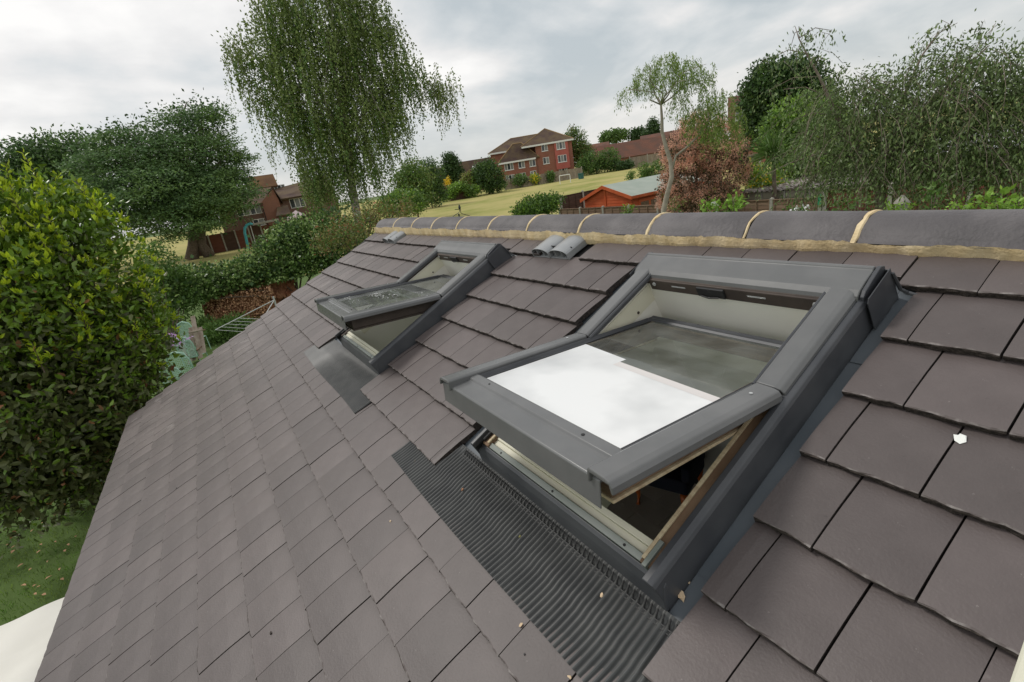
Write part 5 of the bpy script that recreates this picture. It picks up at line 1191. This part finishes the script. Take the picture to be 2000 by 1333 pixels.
    for x in (p0[0] + .05, p1[0] - .05):
        for y in (-1.45, 1.45): b = MB(b3); b.tube([(x, y, 0), (x, y, p1[1])], .035, 6); b.build('leg', [M['metal']], t)
    P0 = at(481, 474, 66); P0[2] = float(terrain(P0[0], P0[1])); b = MB()
    b.tube([P0, at(478, 455, 66), at(478, 446, 66), at(482, 440, 66), at(489, 437, 66), at(494, 438.5, 66)], [.16, .16, .16, .16, .15, .1], 8)
    t = b.build('arch_pole', [M['blue']], None, smooth=True); tag(t, 'turquoise curved play pole standing by the brown garden fence', 'pole')
    b = MB(); q0 = at(489, 441, 66); q1 = at(497, 470, 66); q1[2] = float(terrain(q1[0], q1[1])); b.tube([q0, q1], .05, 6); b.build('stay', [M['metal']], None).parent = t
    # fence in front of it
    t = thing('garden_fence', 'dark brown panel fence under the old tree at far left', 'fence', at(470, 470, 69) * np.array([1, 1, 0]) + np.array([0, 0, .5]))
    xs = [380, 412, 440, 467, 495, 520, 548]
    for i in range(len(xs) - 1):
        a_, c_ = at(xs[i], 480, 69), at(xs[i + 1], 475, 69); za = float(terrain(a_[0], a_[1])); hh = 2.2 if i != 4 else 2.7
        a_[2] = za; c_[2] = za; b = MB(); b.quad(a_, c_, c_ + (0, 0, hh), a_ + (0, 0, hh), (-.06, 0, 0)); b.build('panel', [M['fencered'] if i % 2 else M['fencedk']], t)
        b = MB(); b.box(a_ - (.08, .08, 0), a_ + (.08, .08, hh + .1)); b.build('post', [M['concrete']], t)
    b = MB(); a_, c_ = at(495, 441, 68), at(545, 431, 68); b.quad(a_, c_, c_ + (0, 0, .22), a_ + (0, 0, .22), (-.8, 0, .0)); b.build('coping', [M['concrete']], t)
left_houses()
# houses beyond the field
cottage('distant house with orange brown roof behind the conifer', 880, 345, 150, -7, 5, 8, 4.6, 7.0, 'brickbrown', 'roofred', wins=[(-4.9, -3.3, 3.0, 4.3, 0, 2)], chim=2.6)
def sk(t, b2, x, z, y):
    b = MB(b2); b.add([(x, y, z), (x + .9, y, z), (x + .9, y + .55, z + .75), (x, y + .55, z + .75)], [(0, 1, 2, 3)]); b.build('rooflight', [M['upvc']], t)
t, b2, o = cottage('brown roofed house with two small rooflights left of the block', 938, 350, 124, -6, 9, 9, 3.0, 7.1, 'brickbrown', 'roofbr', turn=.1)
for x_ in (-1.2, 2.8): sk(t, b2, x_, 4.9 + .18, 1.92)
cottage('long low house with red brown roof at right of the bushes', 1180, 320, 150, -5, 22, 9, 2.2, 5.6, 'brickorange', 'roofred')
cottage('gable ended red brick house behind the long low roofs', 1178, 300, 178, -8, 2, 9, 4.9, 6.8, 'brickorange', 'roofred', wins=[(-6.5, -5, 3.2, 4.4, 0, 2), (-3, -1.5, 3.2, 4.4, 0, 2)])
cottage('low house with long red brown roof above the grey fence', 1255, 325, 128, -6.5, 13, 8, 2.2, 5.0, 'brickorange', 'roofred', turn=.15)
cottage('higher brown roofed house behind the smoke bush top', 1300, 300, 165, -7, 12, 10, 4.0, 6.6, 'brickorange', 'roofred')
t, b2, o = cottage('steep gabled orange brick house left of the evergreen oak', 1447, 300, 72, -1.2, 8.5, 8, 4.8, 8.3, 'brickorange', 'roofred', axis=0, wins=[(-.6, .3, 5.4, 6.6, 0, 1), (1.2, 2.1, 3.2, 4.5, 0, 1)])
# grey fence beyond the field, in panels
def panel_fence(name, label, pts, h_, pm, postm, ph=.15, D=None, pitch=1.83, lean=0, slats=0, cat='fence', cap=True, post_w=.06):
    base = np.array(pts[0], float); t = thing(name, label, cat, base)
    for a_, c_ in zip(pts[:-1], pts[1:]):
        a_, c_ = np.array(a_, float), np.array(c_, float); L_ = np.linalg.norm((c_ - a_)[:2]); n_ = max(1, round(L_ / pitch)); dr_ = (c_ - a_) / n_; u_ = dr_ / np.linalg.norm(dr_); nn_ = np.array([u_[1], -u_[0], 0])
        for i in range(n_):
            p_ = a_ + dr_ * i; q_ = a_ + dr_ * (i + 1); p2 = p_ + u_ * post_w; q2 = q_ - u_ * post_w
            b = MB()
            if slats:                      # overlapping boards, each leaning on the one below, with battens
                for s_ in range(slats):
                    z0, z1 = h_ * s_ / slats, h_ * (s_ + 1) / slats + .01; w1 = random.gauss(0, .006)
                    b.quad(p2 + (0, 0, z0) + nn_ * .028, q2 + (0, 0, z0 + w1) + nn_ * .028, q2 + (0, 0, z1) + nn_ * .010, p2 + (0, 0, z1 + w1) + nn_ * .010, -nn_ * .012)
                for f in (.02, .34, .66, .97):
                    m0 = p2 + (q2 - p2) * f; b.quad(m0 + nn_ * .055, m0 + u_ * .035 + nn_ * .055, m0 + u_ * .035 + nn_ * .055 + (0, 0, h_), m0 + nn_ * .055 + (0, 0, h_), -nn_ * .03)
                b.quad(p2 + (0, 0, h_) + nn_ * .06, q2 + (0, 0, h_) + nn_ * .06, q2 + (0, 0, h_ + .03) + nn_ * .06, p2 + (0, 0, h_ + .03) + nn_ * .06, -nn_ * .08)
            else:
                for s_ in range(12):
                    pa = p2 + (q2 - p2) * s_ / 12; pb = p2 + (q2 - p2) * (s_ + .93) / 12; hh = h_ + random.gauss(0, .02)
                    b.quad(pa + nn_ * random.uniform(0, .01), pb, pb + (0, 0, hh), pa + (0, 0, hh), -nn_ * .02)
            b.build('panel', [M[pm]], t)
        for i in range(n_ + 1):
            p_ = a_ + dr_ * i; b = MB(); w2 = post_w; b.box(p_ - (w2, w2, .1), p_ + (w2, w2, h_ + ph))
            if cap: b.add([p_ + (-w2, -w2, h_ + ph + .001), p_ + (w2, -w2, h_ + ph + .001), p_ + (w2, w2, h_ + ph + .001), p_ + (-w2, w2, h_ + ph + .001), p_ + (0, 0, h_ + ph + .05)], [(0, 1, 4), (1, 2, 4), (2, 3, 4), (3, 0, 4)])
            b.build('post', [M[postm]], t)
    return t
def gz(x, y, D): p_ = at(x, y, D); p_[2] = float(terrain(p_[0], p_[1])); return p_
panel_fence('boundary_fence', 'tall weathered grey board fence before the brick block', [gz(985, 360, 104), gz(1050, 350, 104), gz(1137, 340, 106)], 2.0, 'fencegrey', 'concrete', pitch=3.6)
panel_fence('boundary_fence', 'weathered grey fence at the far right end of the field', [gz(1231, 325, 112), gz(1300, 312, 112)], 2.2, 'fencegrey', 'concrete', pitch=3.6)
panel_fence('boundary_fence', 'short grey fence beyond the smoke bush right side', [gz(1440, 300, 60), gz(1485, 292, 60)], 1.8, 'fencegrey', 'concrete', pitch=2.4)
# brown brick garden wall between shrubs
a_, c_ = gz(884, 388, 97), gz(916, 380, 97); b = MB(); b.quad(a_, c_, c_ + (0, 0, 2.3), a_ + (0, 0, 2.3), (-.25, .1, 0)); b.box(a_ - (.2, .2, 0), a_ + (.15, .15, 2.5)); tag(b.build('garden_wall', [M['brickbrown']]), 'short brown brick wall between two shrubs beside the field', 'wall')
# goal, bin, car
def goal():
    a_, c_ = gz(1094.6, 364, 92), gz(1115.2, 363, 92); h_ = 16.5 * mpp(1100, 355, 92); t = thing('goal', 'small white football goal frame standing on the dry field', 'goal', a_)
    for p_ in (a_, c_): b = MB(); b.tube([p_, p_ + (0, 0, h_)], .065, 8); b.build('post', [M['goal']], t)
    b = MB(); b.tube([a_ + (0, 0, h_), c_ + (0, 0, h_)], .065, 8); b.build('crossbar', [M['goal']], t)
goal()
p_ = gz(1135, 347, 100); t = thing('waste_bin', 'dark green litter bin by the grey fence end', 'bin', p_)
b = MB(); b.box((-.4, -.35, 0), (.4, .35, 1.0)); b.build('body', [M['binm']], t, world=False); b = MB(); b.prism([(-.42, 1.0), (.42, 1.0), (.42, 1.06), (0, 1.14), (-.42, 1.1)], 0, -.42, .42); b.build('lid', [M['binm']], t, world=False)
def car(x, y, D, label, ang, colr):
    p_ = gz(x, y, D); t = thing('parked_car', label, 'car', p_, (0, 0, ang)); cm = mat('car_paint', colr, .3)
    b = MB(); b.prism([(-2.1, .35), (-2.1, .75), (-1.9, .85), (-1.1, .95), (1.7, .95), (2.05, .8), (2.1, .35)], 1, -.85, .85); bev(b.build('body', [cm], t, world=False), .06)
    b = MB(); b.prism([(-1.05, .951), (-.45, 1.42), (1.1, 1.45), (1.65, .951)], 1, -.72, .72); bev(b.build('cabin', [M['pane']], t, world=False), .05)
    b = MB(); b.prism([(-.5, 1.452), (1.12, 1.462), (1.0, 1.50), (-.4, 1.49)], 1, -.68, .68); b.build('roof', [cm], t, world=False)
    for X in (-1.3, 1.3):
        for Y in (-.8, .8): b = MB(); b.tube([(X, Y - .1, .32), (X, Y + .1, .32)], .32, 14); b.build('wheel', [M['rubber']], t, world=False)
car(1223, 318, 120, 'white parked car beyond the hedge end at the field', .8, (.7, .7, .7))
# ---- shed behind the garden fence
def shed():
    Y = 17.2; x0, x1 = -16.11, -12.52; ze, zr = 2.14, 2.72; xr = -14.40; Y2 = 22.6
    t = thing('garden_shed', 'orange red timber garden shed with green grey felt roof', 'shed', (-14.3, 17.2, 0))
    nb = 14
    # shiplap boards on the gable: each board its own part
    for i in range(nb + 4):
        z0, z1 = i * ze / nb, (i + 1) * ze / nb
        def xs_(z): return (x0, x1) if z <= ze else (x0 + (xr - x0) * (z - ze) / (zr - ze), x1 + (xr - x1) * (z - ze) / (zr - ze))
        a0, b0 = xs_(z0); a1, b1 = xs_(min(z1, zr - .02))
        if z0 > zr - .06: break
        for sA, sB in (((a0, a1), (xr - .06, xr - .06)), ((xr + .06, xr + .06), (b0, b1))):
            b = MB(); b.quad((sA[0], Y - .030, z0), (sB[0], Y - .030, z0), (sB[1], Y - .012, z1 + .004), (sA[1], Y - .012, z1 + .004), (0, .02, 0)); b.build('board', [M['orange']], t)
    b = MB(); b.box((xr - .055, Y - .055, 0), (xr + .055, Y + .02, zr)); b.build('batten', [M['orange']], t)
    b = MB(); b.box((x0, Y + .03, 0), (x1 - .03, Y2, ze)); b.prism([(x0, ze), (x1, ze), (xr, zr)], 1, Y + .03, Y2); b.build('wall', [M['orange']], t)
    oh = .18
    for xa in (x0 - .2, x1 + .2):
        sl = (zr - ze) / abs(xr - (x0 if xa < xr else x1)); zz_ = zr - abs(xr - xa) * sl
        b = MB(); b.quad((xa, Y - oh, zz_ + .04), (xr, Y - oh, zr + .04), (xr, Y2 + .1, zr + .04), (xa, Y2 + .1, zz_ + .04), (0, 0, .035)); b.build('roof', [M['felt']], t)
        b = MB(); b.quad((xa, Y - oh - .025, zz_ - .10), (xr, Y - oh - .025, zr - .10), (xr, Y - oh - .025, zr + .075), (xa, Y - oh - .025, zz_ + .075), (0, .022, 0)); b.build('bargeboard', [M['orange']], t)
    b = MB(); zz_ = zr - abs(xr - x1 - .2) * (zr - ze) / abs(xr - x1); b.box((x1 + .2, Y - oh, zz_ - .07), (x1 + .225, Y2, zz_ + .07)); b.build('fascia', [M['orange']], t)
    for i in range(30):
        if 2 < i < 12: continue
        y_ = Y + .02 + i * .18; b = MB(); b.box((x1 - .03, y_, 0), (x1, y_ + .172, ze - .02)); b.build('board', [M['orange']], t)
    b = MB(); b.box((x1 - .02, Y + .5, .05), (x1 + .02, Y + 2.1, 1.9)); dr_ = b.build('door', [M['orange']], t)
    for y_ in (Y + .62, Y + 1.36): b = MB(); b.box((x1 + .02, y_, 1.0), (x1 + .03, y_ + .58, 1.75)); q = b.build('window', [M['woodbr']], None); q.parent = dr_; q.matrix_local = Matrix.Identity(4)
    b = MB(); b.box((x1 + .001, Y + 2.5, 1.72), (x1 + .02, Y + 2.9, 1.78)); b.build('hinge', [M['metal']], t)
shed()
panel_fence('garden_fence', 'brown panel fence with concrete posts between shed and ridge', [(-17.6, 16.5, 0), (-6.5, 16.5, 0), (-3.05, 16.5, 0)], 1.72, 'fencebr', 'concrete', ph=.06, slats=11)
dx_ = onp(1094, 385, (0, 1, 0), 17.3)
panel_fence('garden_fence', 'tall dark brown fence running back behind the shed', [(dx_[0], 17.3, 0), (dx_[0] - .9, 34, 0)], float(dx_[2]), 'fencedk', 'concrete', ph=.08, slats=11)
panel_fence('garden_fence', 'taller red brown panel fence behind the cherry trunk', [(-2.9, 16.5, 0), (6.5, 16.6, 0)], 1.95, 'fencered', 'concrete', ph=.1, slats=12)
panel_fence('garden_fence', 'high dark fence rising behind the red brown fence', [(-2.6, 20.2, .3), (9, 20.2, .3)], 2.2, 'fencedk', 'concrete', ph=.1, slats=12)
# label tag on the post
b = MB(); b.box((-3.10, 16.40, 1.50), (-3.00, 16.43, 1.86)); tag(b.build('green_tag', [mat('green_plastic', (.02, .30, .14), .4)]), 'small green plastic tag fixed on the taller fence post', 'tag')
# ---- concrete garage with mossy sheet roof
def garage():
    Y = 17.6; a_ = onp(1447, 378, (0, 1, 0), Y); c_ = onp(1640, 364, (0, 1, 0), Y); x0, x1, z0, z1 = a_[0], c_[0] + .8, a_[2], c_[2]
    t = thing('garage', 'low grey green concrete panel garage with mossy sheet roof', 'garage', (x0, Y, 0))
    n_ = 5; zb = lambda x: z0 + (z1 - z0) * (x - x0) / (c_[0] - x0)
    for i in range(n_):
        xa, xb = x0 + (x1 - x0) * i / n_ + .04, x0 + (x1 - x0) * (i + 1) / n_ - .04; h0 = 0
        for k, hh in enumerate((.33, .66, .85, 1.0)):
            b = MB(); za, zc = zb(xa) * hh - .012, zb(xb) * hh - .012; zp = h0
            b.quad((xa, Y, zb(xa) * zp), (xb, Y, zb(xb) * zp), (xb, Y, zc), (xa, Y, za), (0, .05, 0)); b.build('wall_panel', [M['conpanel']], t); h0 = hh
        b = MB(); b.box((xa - .075, Y - .03, 0), (xa - .004, Y + .05, zb(xa) - .02)); b.build('pier', [M['concrete']], t)
    b = MB(); b.box((x0, Y + .06, 0), (x1, Y + 4.6, zb(x0) - .15)); b.build('inner_wall', [M['conpanel']], t)
    V = []; nx, ny = 90, 8
    for j in range(ny + 1):
        for i in range(nx + 1):
            x = x0 - .15 + (x1 - x0 + .3) * i / nx; y = Y - .12 + 5.0 * j / ny; V.append((x, y, zb(x) + .05 + .20 * j / ny + .022 * math.sin(i * math.pi * .5)))
    i, j = np.meshgrid(np.arange(nx), np.arange(ny), indexing='xy'); ii = (j * (nx + 1) + i).ravel(); V = np.array(V); n0_ = len(V); V = np.concatenate([V, V - (0, 0, .04)])
    Fq = np.stack([ii, ii + 1, ii + nx + 2, ii + nx + 1], 1); ed = np.arange(nx); Fe = np.stack([ed + n0_, ed + 1 + n0_, ed + 1, ed], 1)
    link('roof', mesh('roof', V, np.concatenate([Fq, Fq + n0_, Fe]), M['asbestos']), t, world=True)
garage()
# white framed glasshouse glimpsed at right
q = at(1925, 290, 24); t = thing('greenhouse', 'white framed glass lean-to glimpsed through the cherry at right', 'greenhouse', (q[0], q[1], 0))
for i in range(7):
    b = MB(); x = q[0] - 2 + i * .75; b.quad((x, q[1], q[2] - .2), (x + .70, q[1], q[2] - .2), (x + .70, q[1] + 1.6, q[2] + .55), (x, q[1] + 1.6, q[2] + .55), (0, 0, .03)); b.build('glass_panel', [M['metal']], t)
    b = MB(); b.quad((x + .7, q[1] - .02, q[2] - .2), (x + .75, q[1] - .02, q[2] - .2), (x + .75, q[1] + 1.6, q[2] + .6), (x + .7, q[1] + 1.6, q[2] + .6), (0, 0, .06)); b.build('glazing_bar', [M['upvc']], t)
b = MB(); b.box((q[0] - 2, q[1], 0), (q[0] + 3.3, q[1] + .1, q[2] - .25)); b.build('wall', [M['brickorange']], t)
# grey stone ornament (lantern shape) among the plants
q = at(1762, 392, 12); b = MB(); z0 = 0
t = thing('stone_lantern', 'weathered grey garden lantern overgrown with ivy under the cherry', 'ornament', (q[0], q[1], 0))
b = MB(); b.tube([(0, 0, 0), (0, 0, .2), (0, 0, .3), (0, 0, q[2] - .35)], [.22, .2, .1, .09], 8); b.build('stem', [M['concrete']], t, world=False)
b = MB(); b.box((-.08, -.08, q[2] - .25), (.08, .08, q[2] - .05)); bev(b.build('light_box', [M['concrete']], t, world=False), .02)
b = MB(); b.tube([(0, 0, q[2] - .05), (0, 0, q[2]), (0, 0, q[2] + .1)], [.14, .11, .02], 6); b.build('cap', [M['concrete']], t, world=False)
# weather vane like iron finial poking over the ridge
q = at(897, 424, 13); k = mpp(897, 415, 13); b = MB(); t = thing('iron_finial', 'dark iron finial with curled arms poking above the far ridge', 'finial', (q[0], q[1], 0))
b = MB(); b.tube([(0, 0, 0), (0, 0, q[2] + 6 * k), ], .02, 6); b.build('pole', [M['blackm']], t, world=False)
T0 = np.array([q[0], q[1], 0.])
def Lq(x, y): return at(x, y, 13) - T0
for pts_ in ([(897, 415), (893, 418), (889, 420), (884, 424)], [(899, 415), (903, 418), (910, 420), (918, 422)], [(898, 414), (897, 408), (896, 404)], [(888, 409.5), (899, 409.0)], [(900, 414), (899, 407), (897, 403)]):
    b = MB(); b.tube([Lq(*p__) for p__ in pts_], .0085, 5); b.build('arm', [M['blackm']], t, world=False)
b = MB(); b.tube([Lq(897.5, 409), Lq(897.5, 406), Lq(897, 402), Lq(896.5, 399.5)], [.02, .035, .02, .006], 6); b.build('bird_figure', [M['blackm']], t, world=False)

# ---- green mesh garden chairs leaning by old timber
def gchair(x, y, D, s_, label, rz):
    q = at(x, y, D); t = thing('garden_chair', label, 'chair', (q[0], q[1], max(0, q[2] - .55 * s_)), (0, 0, rz), group='mint green mesh garden chairs')
    w_ = .24 * s_; h_ = .62 * s_
    prof = [(-w_, 0, 0), (-w_, -.05, h_ * .65), (-w_ * .75, -.07, h_ * .9), (0, -.08, h_), (w_ * .75, -.07, h_ * .9), (w_, -.05, h_ * .65), (w_, 0, 0)]
    b = MB(); b.tube(prof, .017 * s_, 7); b.tube([(-w_, 0, .0), (w_, 0, .0)], .014, 6); b.build('back_frame', [M['mesh']], t, world=False, smooth=True)
    b = MB()
    for i in range(13):
        f = -1 + 2 * (i + .5) / 13; zt_ = h_ * (1 - .32 * abs(f) ** 3); b.box((f * w_ - .007, -.045, .01), (f * w_ + .007, -.04, zt_ - .02))
    for j in range(15):
        z = .02 + (h_ * .95) * j / 15; ww = w_ * (1 if z < h_ * .6 else max(.2, 1 - ((z / h_ - .6) / .45) ** 2)); b.box((-ww, -.05, z), (ww, -.045, z + .013))
    o_ = b.build('back_mesh', [M['mesh']], t, world=False); o_['kind'] = 'stuff'
    b = MB(); b.box((-w_, 0, -.02), (w_, .42, .0)); bev(b.build('seat', [M['mesh']], t, world=False), .008)
    for sx in (-1, 1):
        b = MB(); b.tube([(sx * (w_ + .02), -.03, .2), (sx * (w_ + .04), .2, .24), (sx * (w_ + .03), .42, .2)], .024, 6); b.build('armrest', [M['woodbr']], t, world=False)
        for yy in (.0, .4): b = MB(); b.tube([(sx * w_, yy, -.02), (sx * w_, yy + .02, -.5 * s_)], .015, 6); b.build('leg', [M['mesh']], t, world=False)
    return t
gchair(353, 712, 16.6, 1.35, 'nearest mint green mesh chair with brown wooden arm beside the verge', D2R(60))
gchair(357, 662, 18.0, 1.15, 'middle mint green mesh chair behind mauve flowers', D2R(58))
gchair(360, 632, 19.4, 1.1, 'farthest mint green mesh chair beside the timber pickets', D2R(55))
gchair(338, 735, 15.4, 1.2, 'mint green chair at the front, half behind the laurel', D2R(62))
# old timber trellis leaning
t = thing('timber_trellis', 'stack of old grey timber pickets leaning beside the green chairs', 'trellis', at(385, 680, 18) * np.array([1, 1, 0]))
for (x0_, y0_, x1_, y1_, w_) in ((392, 700, 376, 618, .13), (380, 705, 372, 640, .12), (398, 690, 390, 640, .14), (370, 712, 379, 660, .10), (366, 700, 352, 672, .05), (375, 712, 358, 676, .04), (388, 704, 381, 640, .05)):
    a_, c_ = at(x0_, y0_, 18.0 + random.uniform(-.3, .3)), at(x1_, y1_, 18.4); r_ = np.array([-.1, 1, 0]) * w_ * .5; b = MB(); b.quad(a_ - r_, a_ + r_, c_ + r_, c_ - r_, (-.03, 0, 0)); b.build('picket', [M['woodold']], t)
for y_ in (650, 686): a_, c_ = at(368, y_, 18.1), at(396, y_ - 6, 18.1); b = MB(); b.tube([a_, c_], .03, 5); b.build('rail', [M['woodold']], t)
# rotary clothes dryer arms
hub = at(540, 600, 15.5); hub[2] = 1.75; tip1 = at(421, 645, 17.3)
t = thing('clothes_dryer', 'galvanised rotary clothes dryer arms beyond the roof verge', 'clothes dryer', (hub[0], hub[1], 0))
b = MB(); b.tube([(hub[0], hub[1], 0), hub + (0, 0, .1)], .025, 8); b.build('pole', [M['metal']], t)
for (x, y, D) in ((421, 644.5, 16.8), (497, 650, 14.8)):
    b = MB(); b.tube([hub, at(x, y, D)], .014, 6); b.build('arm', [M['metal']], t)
b = MB()
for f in (1., .9, .8, .7, .6): b.tube([hub + (at(421, 644.5, 16.8) - hub) * f, hub + (at(497, 650, 14.8) - hub) * f], .004, 4)
b.build('line', [M['metal']], t)
